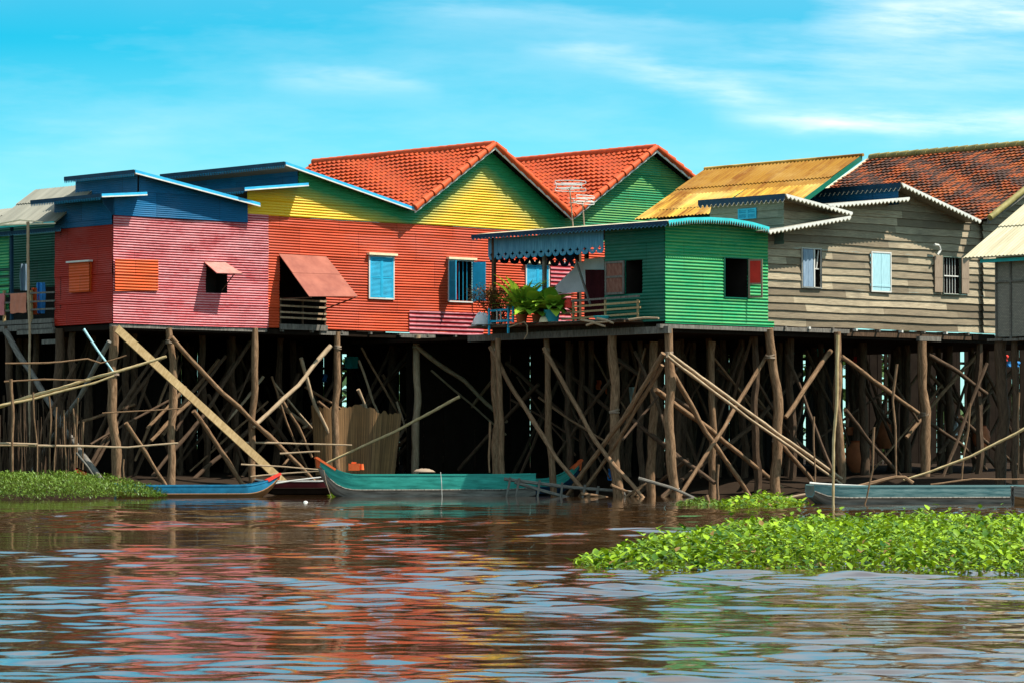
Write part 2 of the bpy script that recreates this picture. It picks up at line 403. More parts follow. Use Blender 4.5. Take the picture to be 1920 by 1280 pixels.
def scallop(mb, p0, p1, n, h, tw, td, th=.02, style='round', edge=.018, star=0.0):
    # a fretted board hanging from the line p0-p1; n faces the viewer; the sawn edge is bare and pale (slot 1)
    L = (p1 - p0).length; k = max(1, int(round(L / tw))); tw = L / k; d = (p1 - p0) / L
    def prof(ex):
        if style == 'round': q = [(-.5 + i / 8, -math.sqrt(max(0, .25 - (-.5 + i / 8) ** 2)) * 2) for i in range(9)]
        elif style == 'point': q = [(-.5, 0), (-.28, -.1), (0, -1), (.28, -.1), (.5, 0)]
        else: q = [(-.5 + i / 8, -.5 + .5 * math.cos(2 * math.pi * (-.5 + i / 8) + math.pi) - .5 * 0) for i in range(9)]
        return [(x * tw, -h - ex + y * td) for x, y in q]
    for lay, ex, mi in ((0, 0, 0), (1, edge, 1)):
        pr = prof(ex)
        for i in range(k):
            c = (i + .5) * tw
            def W(x, y, o): return p0 + d * (c + x) + Z * y + n * o
            o = th / 2 if lay == 0 else 0.0
            if star and lay == 0 or star and lay == 1:
                yc = -h + td * .1; r = star; r2 = r * .32
                st = [(0, yc + r), (-r2, yc + r2), (-r, yc), (-r2, yc - r2), (0, yc - r)]
                half = [q for q in pr if q[0] <= 1e-6]
                left = [(-tw / 2, 0), *half, *[(x, y) for x, y in st[::-1]], (0, 0)]
                for sg in (1, -1):
                    pts = [(x * sg, y) for x, y in left]
                    mb.face([W(x, y, o) for x, y in pts], [(c + x, y) for x, y in pts], mi)
            else:
                pts = [(-tw / 2, 0), *pr, (tw / 2, 0)]
                mb.face([W(x, y, o) for x, y in pts], [(c + x, y) for x, y in pts], mi)
            for (x, y), (x2, y2) in zip(pr[:-1], pr[1:]):
                mb.face([W(x, y, o), W(x2, y2, o), W(x2, y2, -th / 2), W(x, y, -th / 2)], None, 1)
            if lay == 0: mb.face([W(-tw / 2, 0, -th / 2), W(tw / 2, 0, -th / 2), *[W(x, y, -th / 2) for x, y in pr[::-1]]], None, 0) if not star else None
def crooked(pts, r0, r1, wob=.35, n=None, seed=None):
    # a tree-trunk pole through the given points: bends, swells at knots and tapers
    rd = random.Random(seed if seed is not None else random.random())
    L = sum((b - a).length for a, b in zip(pts[:-1], pts[1:])); n = n or max(6, int(L / .35))
    out = []; rad = []; ph = [rd.uniform(0, 6.28) for _ in range(4)]
    cum = [0]
    for a, b in zip(pts[:-1], pts[1:]): cum.append(cum[-1] + (b - a).length)
    for i in range(n + 1):
        l = L * i / n; k = 0
        while k < len(pts) - 2 and cum[k + 1] < l: k += 1
        p = pts[k].lerp(pts[k + 1], (l - cum[k]) / max(1e-6, cum[k + 1] - cum[k]))
        f = i / n; e = math.sin(math.pi * f) ** .5; r = r0 + (r1 - r0) * f
        p = p + Vector((math.sin(l * 1.7 + ph[0]) + .5 * math.sin(l * 4.1 + ph[1]), math.sin(l * 1.5 + ph[2]), .3 * math.sin(l * 3 + ph[3]))) * wob * r * e
        out.append(p); rad.append(r * (1 + rd.uniform(-.08, .08) + (.18 if rd.random() < .1 else 0)))
    return out, rad
def pole(parent, pts, r0, r1=None, mat='pole', name='stilt', wob=.35, seg=8, label=None):
    mb = MB(); a, r = crooked(pts, r0, r1 if r1 else r0 * .85, wob); mb.tube(a, r, seg)
    return mb.build(name, M[mat], parent, smooth=True, label=label)
def cane(parent, pts, r, mat='bamboo', name='bamboo_pole', wob=.5, label=None, nodes=True):
    mb = MB(); a, _ = crooked(pts, r, r, wob, n=max(8, int(sum((b - c).length for b, c in zip(pts, pts[1:])) / .12)))
    n = len(a); rad = [r * (1 - .3 * i / n) * (1.16 if nodes and i % 3 == 0 else 1) for i in range(n)]; mb.tube(a, rad, 7)
    return mb.build(name, M[mat], parent, smooth=True, label=label)
def down(p, z=-.7): return Vector((p.x, p.y, z))
def louvre(mb, pl, s0, s1, z0, z1, off, d0=None, mi=0, slats=True, frame=.045, rails=2):
    # a louvred shutter leaf lying in the plane: stiles, rails and tilted slats
    t = .03
    def bx(a0, a1, b0, b1, o0, o1): mb.box(pl.pt(a0, b0, o0), pl.a * (a1 - a0), pl.n * (o1 - o0), Z * (b1 - b0), mi)
    bx(s0, s0 + frame, z0, z1, off, off + t); bx(s1 - frame, s1, z0, z1, off, off + t)
    zr = [z0 + (z1 - z0) * i / rails for i in range(rails + 1)]
    for i, z in enumerate(zr):
        zz = z if i == 0 else (z - frame if i == rails else z - frame / 2); bx(s0 + frame, s1 - frame, zz, zz + frame, off + .002, off + t - .002)
    if slats:
        z = z0 + frame + .01
        while z < z1 - frame - .03:
            mb.face([pl.pt(s0 + frame, z, off + t * .9), pl.pt(s1 - frame, z, off + t * .9), pl.pt(s1 - frame, z + .04, off + .002), pl.pt(s0 + frame, z + .04, off + .002)], None, mi)
            z += .038
    bx(s0 + frame, s1 - frame, z0 + frame, z1 - frame, off - .004, off + .001)
def frame_mb(pl, h, w=.045, off=.015, th=.04, sill=0.0):
    s0, s1, z0, z1 = h; mb = MB()
    def bx(a0, a1, b0, b1): mb.box(pl.pt(a0, b0, off), pl.a * (a1 - a0), pl.n * th, Z * (b1 - b0))
    bx(s0 - w, s0, z0 - w, z1 + w); bx(s1, s1 + w, z0 - w, z1 + w); bx(s0, s1, z0 - w, z0); bx(s0, s1, z1, z1 + w)
    return mb
def recess(pl, h, depth=.5):
    # the dark room seen through an opening: five inward faces
    s0, s1, z0, z1 = h; e = .012; mb = MB()
    s0 -= e; s1 += e; z0 -= e; z1 += e
    f = [pl.pt(s0, z0, -.02), pl.pt(s1, z0, -.02), pl.pt(s1, z1, -.02), pl.pt(s0, z1, -.02)]
    b = [p - pl.n * depth for p in f]
    mb.face(b)
    for i in range(4): mb.face([f[i], f[(i + 1) % 4], b[(i + 1) % 4], b[i]])
    return mb
def barge(mb, a, b, h, th, n, mi=0, low=None):
    # board along a roof edge, its top on the line a-b
    d = Z * -h
    mb.box(a + d, b - a, n * th, Z * h, mi)
    if low is not None: mb.box(a + d - Z * low + n * .003, b - a, n * (th + .012), Z * low, 1)
# ------------------------------------------------------------------ lines and heights
def line(a, b): return lambda s: a[1] + (b[1] - a[1]) * (s - a[0]) / (b[0] - a[0])
def ground(p): return Vector((p.x, p.y, 0))
def lashing(parent, pl, x, y, off, w, n=4):
    c = pl.at(x, y, off); r = w / 2 * c.y / F + .012; mb = MB()
    for i in range(n):
        h = (i - n / 2) * .026; tl = random.uniform(-.25, .25); mb.tube([c + Vector((math.cos(k * .5236) * r, math.sin(k * .5236) * r, h + tl * math.cos(k * .5236) * r)) for k in range(13)], .014, 5, cap=False)
    return mb.build('lashing', M['bareshutter'], parent, True)
def tangle(parent, pl, x0, x1, n, offs, seed, y0=650, y1=900, mats=('poledark', 'pole', 'poledark', 'pole')):
    rd = random.Random(seed)
    for i in range(n):
        x = rd.uniform(x0, x1); dx = rd.choice((-1, 1)) * rd.uniform(50, 150); ya = rd.uniform(y0, y0 + 110); yb = rd.uniform(y1 - 110, y1); o = rd.uniform(*offs)
        st(parent, pl, [(x, ya), (x + dx * .5 + rd.uniform(-8, 8), (ya + yb) / 2), (x + dx, yb)], rd.uniform(4, 8), o, grounded=False, name='brace', mat=rd.choice(mats))
def sx(pl, x, off=0.0, y=600): return pl.px(x, y, off)[0]
def st(parent, pl, pts, w, off=0.0, grounded=True, name='stilt', mat='pole', taper=.85, wob=.35, label=None):
    q = [pl.at(x, y, off) for x, y in pts]; r = w / 2 * q[0].y / F
    if grounded:
        d = (q[-1] - q[-2]).normalized(); q.append(q[-1] + d * ((q[-1].z + .7) / max(.2, -d.z)))
    return pole(parent, q, r * (1.0 if name == 'stilt' else 1), r * (1 / taper if name == 'stilt' else taper), mat, name, wob, label=label)
def backstilts(parent, pl, s0, s1, z, offs, step, seed):
    rd = random.Random(seed)
    for o in offs:
        s = s0 + rd.uniform(.2, .8)
        while s < s1:
            p = pl.pt(s, z, o + rd.uniform(-.2, .2)); q = p + Vector((rd.uniform(-.25, .25), rd.uniform(-.1, .1), 0)); q.z = -.3
            pole(parent, [p, q], .10, .13, 'poledark', 'stilt', .4, 6)
            if rd.random() < .75:
                e = pl.pt(s + rd.choice([-1, 1]) * step * rd.uniform(.8, 1.1), .5, o + .15); b = pl.pt(s, z - rd.uniform(.2, 1.2), o + .15)
                pole(parent, [b, e], .055, .05, 'poledark', 'brace', .4, 6)
            s += step * rd.uniform(.85, 1.15)
sl, zl_, = None, None

# ---- blue topped house with the pink front
zb1 = F1.px(211, 606)[1]; zs1 = F1.px(300, 409)[1]; s1e = sx(F1, 462, 0, 400); s1r = sx(F1, 502)
zs2p = F1.px(640, 413)[1] + .04
hA = thing('stilt_house', ground(A), 'stilt house with worn pink corrugated front, dark red side wall and blue upper walls', 'house')
a, e = F1.px(253, 319, .35), F1.px(487, 381, .35); zr1 = line(a, e); t1 = vlen(F1.at(253, 319, .35), 120)
la, lb = F1.px(190, 364, .45), F1.px(312, 359, .45); zl1 = line(la, lb); t1l = vlen(F1.at(190, 364, .45), 57)
sc1 = a[0] + .35; s1b = L1.px(103, 520)[0]
hsm = hole(F1, 385, 490, 425, 549)
mb = MB(); wall(mb, F1, [(0, zb1), (s1r, zb1), (s1r, zs2p), (s1e, zs2p), (s1e, zs1), (0, zs1)], [hsm], .02, corr(.075, .012), .5); mb.build('front_wall', M['pink'], hA, True)
mb = MB(); wall(mb, F1, [(0, zs1), (s1e, zs1), (s1e, zr1(s1e) - .02), (sc1, zr1(sc1) - .02), (sc1, zl1(sc1)), (0, zl1(0) - .02)], [], .06, corr(.06, .006)); mb.build('upper_wall', M['blue'], hA, True)
zss = L1.px(211, 421)[1]
mb = MB(); wall(mb, L1, [(0, zb1), (s1b, zb1), (s1b, zss), (0, zss)], [], 0, corr(.06, .006), .6); mb.build('side_wall', M['darkred'], hA, True)
mb = MB(); wall(mb, L1, [(0, zss), (s1b, zss), (s1b, zl1(0)), (0, zl1(0))], [], .03, corr(.06, .006)); mb.build('upper_side_wall', M['blue'], hA, True)
LC1 = Plane(F1.pt(sc1, 0), V, -U)
mb = MB(); wall(mb, LC1, [(0, zl1(sc1) - .1), (t1 - .4, zl1(sc1) - .1), (t1 - .4, zr1(sc1) - .05), (0, zr1(sc1) - .05)], [], 0, corr(.06, .006)); mb.build('clerestory_wall', M['blue'], hA, True)
mb = MB(); k = F1.pt(0, zb1, -2.6); mb.box(k, U * s1r, V * .06, Z * (zr1(s1r) - zb1)); mb.build('rear_wall', M['interior'], hA)
def shed(parent, pa, pb, t, front_h, fas, teeth_n, name='roof', th=.05, style='point', cols=('trimblue', 'white'), fcols=('navy', 'trimblue'), fh=.11, tw=.085, td=.075, low=.035, scal_front=None):
    mb = MB(); slab(mb, pa, pa + V * t, pb + V * t, pb, th); r = mb.build(name, M['tin'], parent)
    if front_h:
        mb = MB(); barge(mb, pa + Z * .005, pb + Z * .005, front_h, .025, -V, 0, low); mb.build('bargeboard', [M[cols[0]], M[cols[1]]], r)
    if scal_front:
        mb = MB(); scallop(mb, pa - V * .03, pb - V * .03, -V, *scal_front); mb.build('bargeboard', [M[cols[0]], M[cols[1]]], r)
    if fas:
        mb = MB(); scallop(mb, pa - U * .03 + Z * .01, pa + V * t - U * .03 + Z * .01, -U, fh, tw, td, .02, style, .015); mb.build('fascia', [M[fcols[0]], M[fcols[1]]], r)
    return r
shed(hA, F1.pt(*a, .35), F1.pt(*e, .35), t1, .085, True, 1)
shed(hA, F1.pt(*la, .45), F1.pt(sc1, zl1(sc1), .45), t1l, .07, True, 1, fh=.1)
mb = MB(); q = [F1.at(x, y, .1) for x, y in ((191, 368), (196, 384), (206, 396), (213, 404), (215, 372))]; mb.face(q); mb.face([p - U * .03 for p in q][::-1]); mb.build('eave_bracket', M['blue'], hA)
mb = MB(); wall(mb, F1, [(h0, h1) for h0, h1 in pxpoly(F1, [(213, 486), (294, 488), (294, 546), (213, 546)])], [], .07, corr(.085, .012)); mb.build('window_shutter', M['orange'], hA, True, 'bright orange corrugated shutter closed over the front window')
mb = MB(); s0, s1_, z0, z1 = hole(L1, 172, 491, 134, 547); wall(mb, L1, [(s0, z0), (s1_, z0), (s1_, z1), (s0, z1)], [], .08, corr(.085, .008))
mb.box(L1.pt(s0, z0, 0), V * (s1_ - s0), -U * .06, Z * (z1 - z0)); sh = mb.build('window_shutter', M['orange'], hA, True)
mb = MB(); mb.box(L1.pt(s0 - .06, z1, 0), V * (s1_ - s0 + .12), -U * .16, Z * .05); mb.build('lintel', M['white'], sh)
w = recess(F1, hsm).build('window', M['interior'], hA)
p, q = F1.at(383, 491, .05), F1.at(423, 492, .05); mb = MB(); slab(mb, p, q, F1.at(455, 513, .65), F1.at(407, 512, .62), .025)
aw = mb.build('awning', M['pinkawning'], w); mb = MB(); mb.bar(F1.at(440, 513, .58), F1.at(416, 545, .03), .025, .025); mb.build('strut', M['poledark'], aw)
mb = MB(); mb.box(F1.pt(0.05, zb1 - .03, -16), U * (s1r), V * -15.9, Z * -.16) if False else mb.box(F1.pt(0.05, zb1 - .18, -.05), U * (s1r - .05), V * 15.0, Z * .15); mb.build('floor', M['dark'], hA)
mb = MB(); mb.box(F1.pt(-.02, zb1 - .12, .0), U * s1r, V * .12, Z * .1); mb.build('floor_beam', M['beam'], hA)
for pts, w_ in (([(213, 612), (211, 690), (217, 898)], 16), ([(316, 615), (324, 700), (325, 800), (319, 905)], 13), ([(478, 615), (472, 908)], 12)): st(hA, F1, pts, w_, .0)
st(hA, L1, [(112, 616), (112, 892)], 17, .0, mat='poledark')
mb = MB(); mb.bar(F1.at(219, 616, .35), F1.at(556, 926, .9), .25, .045, V * -1 + Z * .1); mb.build('brace', M['plank'], hA, label='wide tan plank brace sloping down to the water')
for pts, w_ in (([(320, 632), (420, 740), (520, 830), (604, 918)], 10), ([(363, 770), (400, 820), (452, 903)], 9), ([(236, 792), (306, 903)], 8)): st(hA, F1, pts, w_, .3, name='brace')
for pts, w_ in (([(480, 792), (440, 830), (358, 903)], 9), ([(308, 640), (228, 760), (175, 860)], 8), ([(312, 655), (240, 760), (200, 830)], 7), ([(470, 640), (380, 780), (275, 905)], 8)): st(hA, F1, pts, w_, -1.2, name='brace', mat='poledark')
backstilts(hA, F1, 0, s1r, zb1, (-2.5, -5, -8, -11), 2.0, 3)

# ---- long red house with yellow gables
zb2 = F1.px(640, 619)[1]; zs2 = F1.px(640, 413)[1]
hB = thing('stilt_house', F1.pt(s1r, 0), 'long red corrugated stilt house with yellow and green gables and an orange tiled roof', 'house')
a2, e2 = F1.px(535, 304, .34), F1.px(776, 389, .34); zr2 = line(a2, e2); t2 = vlen(F1.at(535, 304, .34), 300)
l2a, l2b = F1.px(458, 352, .5), F1.px(583, 343, .5); zl2 = line(l2a, l2b); t2l = vlen(F1.at(458, 352, .5), 385)
sc2 = a2[0] + .75
ap, el, er = F1.px(926, 272, .32), F1.px(776, 391, .32), F1.px(1071, 406, .32)
tL, tR = line(el, ap), line(ap, er); t3 = vlen(F1.pt(*ap, .32), 588)
s2e = er[0]
win2 = hole(F1, 692, 481, 736, 558); win3 = hole(F1, 841, 489, 885, 564); win4 = hole(F1, 986, 496, 1027, 562)
bay = hole(F1, 524, 480, 611, 606); bay = (bay[0], bay[1], zb2 + .02, bay[3])
sp = F1.px(766, 583); sp2 = sx(F1, 905, 0, 600)
mb = MB(); wall(mb, F1, [(s1r, zb2), (s2e, zb2), (s2e, zs2), (s1r, zs2)], [win2, win3, win4, bay], 0, corr(.082, .012), .6); mb.build('front_wall', M['red'], hB, True)
mb = MB(); wall(mb, F1, [(sp[0], zb2 - .04), (sp2, zb2 - .04), (sp2, sp[1]), (sp[0], sp[1])], [], .035, corr(.13, .016, 9)); mb.build('wall_patch', M['magenta'], hB, True, 'dark red sheet with pale stripes patched over the wall')
q = hole(F1, 1031, 493, 1069, 600); mb = MB(); wall(mb, F1, [(q[0], zb2), (q[1], zb2), (q[1], q[3]), (q[0], q[3])], [], .035, corr(.13, .016, 9)); mb.build('wall_patch', M['magenta'], hB, True)
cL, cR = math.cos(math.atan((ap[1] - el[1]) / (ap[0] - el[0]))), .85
def green_fade(s, z):  # green grows towards the roof edges, spreading wider below the right slope
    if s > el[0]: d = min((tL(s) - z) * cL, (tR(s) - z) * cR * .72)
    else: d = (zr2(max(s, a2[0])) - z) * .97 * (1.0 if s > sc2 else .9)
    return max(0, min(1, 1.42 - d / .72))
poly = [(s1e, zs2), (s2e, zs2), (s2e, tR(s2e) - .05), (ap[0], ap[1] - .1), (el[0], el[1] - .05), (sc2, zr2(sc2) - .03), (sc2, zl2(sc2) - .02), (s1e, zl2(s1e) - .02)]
mb = MB(); wall(mb, F1, poly, [], .03, corr(.082, .012), .22, green_fade); mb.build('gable_wall', M['yellow'], hB, True)
LC2 = Plane(F1.pt(sc2, 0), V, -U)
mb = MB(); wall(mb, LC2, [(0, zl2(sc2) - .1), (t2 - .4, zl2(sc2) - .1), (t2 - .4, zr2(sc2) - .05), (0, zr2(sc2) - .05)], [], 0, corr(.06, .006)); mb.build('clerestory_wall', M['blue'], hB, True)
shed(hB, F1.pt(*a2, .34), F1.pt(*e2, .34), t2, .085, True, 1)
shed(hB, F1.pt(*l2a, .5), F1.pt(sc2, zl2(sc2), .5), t2l, .07, True, 1)
def tiled(parent, ap, el, er, off, t, trim='white', rows=16, wl=.25):
    rf, lf, rr = Plane.pt(F1, *ap, off), F1.pt(*el, off), F1.pt(*er, off)
    mb = MB(); tile_roof(mb, rf, rf + V * t, lf, lf + V * t, rows, wl, .035, .05); r = mb.build('roof', [M['tile'], M['dark']], parent, True)
    mb = MB(); tile_roof(mb, rf + V * t, rf, rr + V * t, rr, rows, wl, .035, .05); r2 = mb.build('roof', [M['tile'], M['dark']], parent, True)
    for p, q, own in ((rf, rf + V * t, r), (rf, lf, r), (rf, rr, r2)):
        n = int((q - p).length / .42); mb = MB(); d = (q - p) / n
        for i in range(n):   # capping tiles, each end tucked under the next
            u = p + d * i - V * (.0 if own is r and q.z == p.z else .06) + Z * .03; v_ = u + d * 1.06
            mb.tube([u, u.lerp(v_, .5), v_], [.085, .10, .125] if q.z < p.z - .1 else [.105, .105, .115], 10)
        mb.build('ridge_tiles', M['ridge'], own, True)
    for p, q, own in ((rf, lf, r), (rf, rr, r2)):
        mb = MB(); barge(mb, p - V * .04 - Z * .05, q - V * .04 - Z * .05, .10, .03, -V); mb.build('bargeboard', M[trim], own)
    return r
tiled(hB, ap, el, er, .32, t3)
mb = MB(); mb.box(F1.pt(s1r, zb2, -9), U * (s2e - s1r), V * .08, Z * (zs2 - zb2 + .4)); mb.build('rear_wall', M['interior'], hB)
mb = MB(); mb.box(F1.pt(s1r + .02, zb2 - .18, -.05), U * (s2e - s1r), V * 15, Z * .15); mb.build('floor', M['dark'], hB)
for x0, x1 in ((600, 652), (750, 815)):
    mb = MB(); mb.box(F1.pt(sx(F1, x0), zb2 - .16, .04), U * (sx(F1, x1) - sx(F1, x0)), V * .1, Z * .11); mb.build('floor_beam', M['beam'], hB)
for i in range(8):
    s = s1r + .5 + i * 1.15; mb = MB(); mb.box(F1.pt(s, zb2 - .1, .06), U * .07, V * .5, Z * .07); mb.build('joist', M['beam'], hB)
def closed_window(parent, pl, h, fm, sm, lint='cream', slats=True, off=0.0):
    w = frame_mb(pl, h, .04, off + .015).build('window', M[fm], parent)
    s0, s1, z0, z1 = h; m = (s0 + s1) / 2
    for a_, b_ in ((s0 + .005, m - .006), (m + .006, s1 - .005)):
        mb = MB()
        if slats: louvre(mb, pl, a_, b_, z0 + .01, z1 - .01, off + .02)
        else:
            mb.box(pl.pt(a_, z0 + .01, off + .01), pl.a * (b_ - a_), pl.n * .03, Z * (z1 - z0 - .02)); 
            for k in range(1, 2): mb.box(pl.pt(a_, z0 + .12, off + .04), pl.a * (b_ - a_), pl.n * .012, Z * .05)
        mb.build('shutter', M[sm], w)
    if lint:
        mb = MB(); mb.box(pl.pt(s0 - .1, z1 + .045, off + .012), pl.a * (s1 - s0 + .2), pl.n * .13, Z * .07); mb.build('lintel', M[lint], w)
    return w
closed_window(hB, F1, win2, 'white', 'shutter'); closed_window(hB, F1, win4, 'white', 'shutter')
w = frame_mb(F1, win3, .04, .015).build('window', M['white'], hB)
s0, s1_, z0, z1 = win3
recess(F1, win3, .9).build('room', M['interior'], w)
mb = MB(); mb.box(F1.pt(s0 - .1, z1 + .045, .012), U * (s1_ - s0 + .2), -V * .13, Z * .07); mb.build('lintel', M['cream'], w)
for sgn, hs, ang in ((1, s0, 100), (-1, s1_, 128)):
    d = U * (math.cos(R(ang)) * sgn) - V * math.sin(R(ang)); PS = Plane(F1.pt(hs, 0, .03), d, d.cross(Z) * sgn)
    mb = MB(); louvre(mb, PS, 0, .42, z0 + .01, z1 - .01, -.015); mb.build('shutter', M['shutter'], w)
mb = MB()
for i in range(5): mb.tube([F1.pt(s0 + (s1_ - s0) * (i + 1) / 6, z0, -.06), F1.pt(s0 + (s1_ - s0) * (i + 1) / 6, z1, -.06)], .011, 6)
mb.build('window_bars', M['shutter'], w)
for k, (f0, f1, m) in enumerate(((.05, .4, 'white'), (.38, .62, 'redpaint'))):
    g = [[F1.pt(s0 + (s1_ - s0) * (f0 + (f1 - f0) * (j / 24) * (1 - .45 * math.sin(i / 8 * 2.6))), z1 - (z1 - z0) * (.02 + .93 * i / 8), -.2 - .03 * math.sin(j * 1.3)) for j in range(25)] for i in range(9)]
    mb = MB(); mb.grid(g); mb.build('curtain', M[m], w, True)
# the open bay under the big propped awning
s0, s1_, z0, z1 = bay
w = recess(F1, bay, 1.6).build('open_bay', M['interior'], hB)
zr = [F1.px(524, y, .05)[1] for y in (561, 573, 585, 595)]
for z in zr:
    mb = MB(); mb.bar(F1.pt(s0, z, .04), F1.pt(s1_, z - .02, .04), .03, .055); mb.build('rail', M['polelight'], w)
for s in (s0 + .03, (s0 + s1_) / 2, s1_ - .03):
    mb = MB(); mb.bar(F1.pt(s, z0, .0), F1.pt(s, zr[0] + .04, .0), .05, .05, V); mb.build('rail_post', M['poledark'], w)
mb = MB(); mb.box(F1.pt(s0 - .02, z0 - .06, .03), U * (s1_ - s0 + .04), -V * .05, Z * .17); mb.build('sill', M['beam'], w)
hl, hr, ol = F1.at(523, 477, .05), F1.at(612, 482, .05), F1.at(580, 556, 1.3)
mb = MB(); orr = F1.at(671, 556, 1.3); n_ = 9
for i in range(2):
    a_, b_ = hl.lerp(ol, i * .42), hr.lerp(orr, i * .42); c_, d_ = hl.lerp(ol, .42 + i * .58 + .03 * (1 - i)), hr.lerp(orr, .42 + i * .58 + .03 * (1 - i))
    up = Z * (.012 * (1 - i)); slab(mb, a_ + up, b_ + up, d_ + up, c_ + up, .02)
aw = mb.build('awning', M['awning'], hB)
for p, q in ((ol.lerp(orr, .04) - Z * .03, F1.at(528, 560, .05)), (ol.lerp(orr, .95) - Z * .03, F1.at(609, 580, .05))):
    mb = MB(); mb.bar(p, q, .03, .03, U); mb.build('strut', M['poledark'], aw)
for pts, w_ in (([(632, 622), (630, 750), (631, 890)], 12), ([(781, 628), (780, 900)], 13)): st(hB, F1, pts, w_, mat='polelight' if pts[0][0] > 700 else 'pole')  # right stilt takes paler wood in place of sunlight on it
for pts, w_, o in (([(620, 648), (560, 720), (475, 800)], 9, .25), ([(780, 648), (820, 680), (868, 712), (905, 750), (950, 790)], 9, .25), ([(918, 784), (870, 830), (803, 884)], 10, -.5)): st(hB, F1, pts, w_, o, grounded=False, name='brace', mat='polelight')  # paler wood stands in for sunlight on these shaded braces
for pts, w_ in (([(470, 740), (540, 830), (600, 910)], 9), ([(770, 655), (690, 760), (610, 880)], 9), ([(915, 655), (820, 770), (745, 855)], 8), ([(560, 700), (520, 800), (470, 870)], 8), ([(850, 800), (900, 860), (920, 900)], 7)): st(hB, F1, pts, w_, -2.2, name='brace', mat='poledark')
backstilts(hB, F1, s1r, s2e, zb2, (-2.6, -5, -8, -11), 2.3, 5)

for x, y, o, w_ in ((214, 700, .0, 16), (318, 640, .0, 13), (633, 650, 0, 12), (781, 650, 0, 13), (476, 792, 0, 12)): lashing(hA if x < 500 else hB, F1, x, y, o, w_)
tangle(hA, F1, 220, 480, 12, (-3, -.8), 41); tangle(hB, F1, 480, 920, 24, (-2.5, -.3), 42, mats=('polelight', 'pole'))  # pale wood in the second set makes up for light not reaching it
# ---- green gabled house behind the porch
hC = thing('stilt_house', F1.pt(s2e, 0), 'green gabled house with orange tiled roof, standing behind the two antennas', 'house')
ap2, el2 = F1.px(1229, 278, .34), F1.px(1074, 403, .34); er2 = F1.px(1300, 336, .34)
er2 = (er2[0] + 1.6, er2[1] + 1.6 * (er2[1] - ap2[1]) / (er2[0] - ap2[0]))
t4 = vlen(F1.pt(*ap2, .34), 964); s3e = er2[0] - .4
tiled(hC, ap2, el2, er2, .34, t4)
tR2 = line(ap2, er2)
mb = MB(); wall(mb, F1, [(s2e + .01, zs2 - .2), (s3e, zs2 - .2), (s3e, tR2(s3e) - .05), (ap2[0], ap2[1] - .1), (s2e + .01, el2[1] - .05)], [], .0, corr(.082, .012)); mb.build('gable_wall', M['ggable'], hC, True)
mb = MB(); wall(mb, F1, [(s2e + .01, zb2), (s3e, zb2), (s3e, zs2 - .2), (s2e + .01, zs2 - .2)], [], 0, corr(.082, .012)); mb.build('front_wall', M['red'], hC, True)
mb = MB(); mb.box(F1.pt(s2e + .02, zb2 - .18, -.05), U * 8, V * 14, Z * .15); mb.build('floor', M['dark'], hC)
backstilts(hC, F1, s2e, s2e + 7, zb2, (-.3, -3, -6, -9), 2.4, 8)

# ---- verandah house at the left edge
s4 = L1.px(-130, 600)[0]; zd = L1.px(60, 598, .1)[1]
hD = thing('stilt_house', L1.pt(s1b, 0), 'tin roofed house at the left edge with a dark open green verandah', 'house')
mb = MB(); mb.box(L1.pt(s1b, zd - .14, .1), V * (s4 - s1b), U * 4, Z * .13); mb.build('floor', M['beam'], hD)
for z, x0, x1 in ((zd - .2, -130, 106), (zd - .32, 40, 108)):
    a_ = L1.px(x1, 600)[0]; mb = MB(); mb.box(L1.pt(a_, z - .14, .16), V * (L1.px(x0, 600)[0] - a_), U * .09, Z * .17); mb.build('floor_beam', M['beam'], hD)
zt = L1.px(60, 424)[1]
PD = Plane(L1.pt(0, 0, -2.6), V, -U)
mb = MB(); wall(mb, PD, [(s1b, zd + 1.15), (s4 + 3, zd + 1.15), (s4 + 3, zt + .9), (s1b, zt + .9)], [], 0, corr(.08, .01)); mb.build('inner_wall', M['gside'], hD, True)
mb = MB(); mb.box(PD.pt(s1b, zd, 0), V * (s4 + 3 - s1b), U * .05, Z * 1.15); mb.build('lower_inner_wall', M['interior'], hD)
k0 = L1.px(42, 470, .02)
mb = MB(); wall(mb, L1, [(L1.px(18, 470)[0], zd + .25), (s4, zd + .25), (s4, zt - .1), (L1.px(18, 470)[0], zt - .1)], [hole(L1, -60, 508, 20, 514), (0, 99, zd + 1.28, zd + 1.36), (0, 99, zd + 1.0, zd + 1.06), (0, 99, zd + .55, zd + .7)], .02, corr(.09, .012)); mb.build('slatted_screen', M['green'], hD, True)
ef = L1.at(103, 416, .45); eb = ef + V * vlen(ef, -160); rf = P(176, 347, ef.y + 1.6); rf = L1.pt(L1.px(103, 416, .45)[0], rf.z, 0) + U * 1.25
rf.z = ef.z + 1.22; rb = rf + V * vlen(rf, 64); ebx = ef + V * (rb - rf).dot(V)
mb = MB(); corr_roof(mb, rf, rb, ef, ebx, .14, .015, .03, (.4,)); r = mb.build('roof', [M['tin'], M['tin']], hD, True)
mb = MB(); corr_roof(mb, rb + V * .02 - Z * .5, rb + V * 5 - Z * .5, ebx + V * .02 - Z * .02, ebx + V * 5 - Z * .02, .14, .015, .03, (.4,)); mb.build('roof', [M['tin'], M['tin']], hD, True)
mb = MB(); mb.bar(ef - U * .03 - Z * .02, ebx + V * 4 - U * .03 - Z * .02, .02, .06); mb.build('eave_trim', M['turq'], r)
mb = MB(); scallop(mb, ef + U * .2 - Z * .14, ebx + V * 4 + U * .2 - Z * .14, -U, .06, .09, .06, .02, 'round'); mb.build('fascia', [M['navy'], M['valance']], r)
for p, q in ((L1.at(104, 419, .55), L1.at(-40, 424, .55)), (L1.at(80, 417, .55), L1.at(38, 413, .55)), (L1.at(38, 413, .55), L1.at(-5, 421, .55))):
    mb = MB(); mb.bar(p, q, .035, .035); mb.build('batten', M['cream'], r)
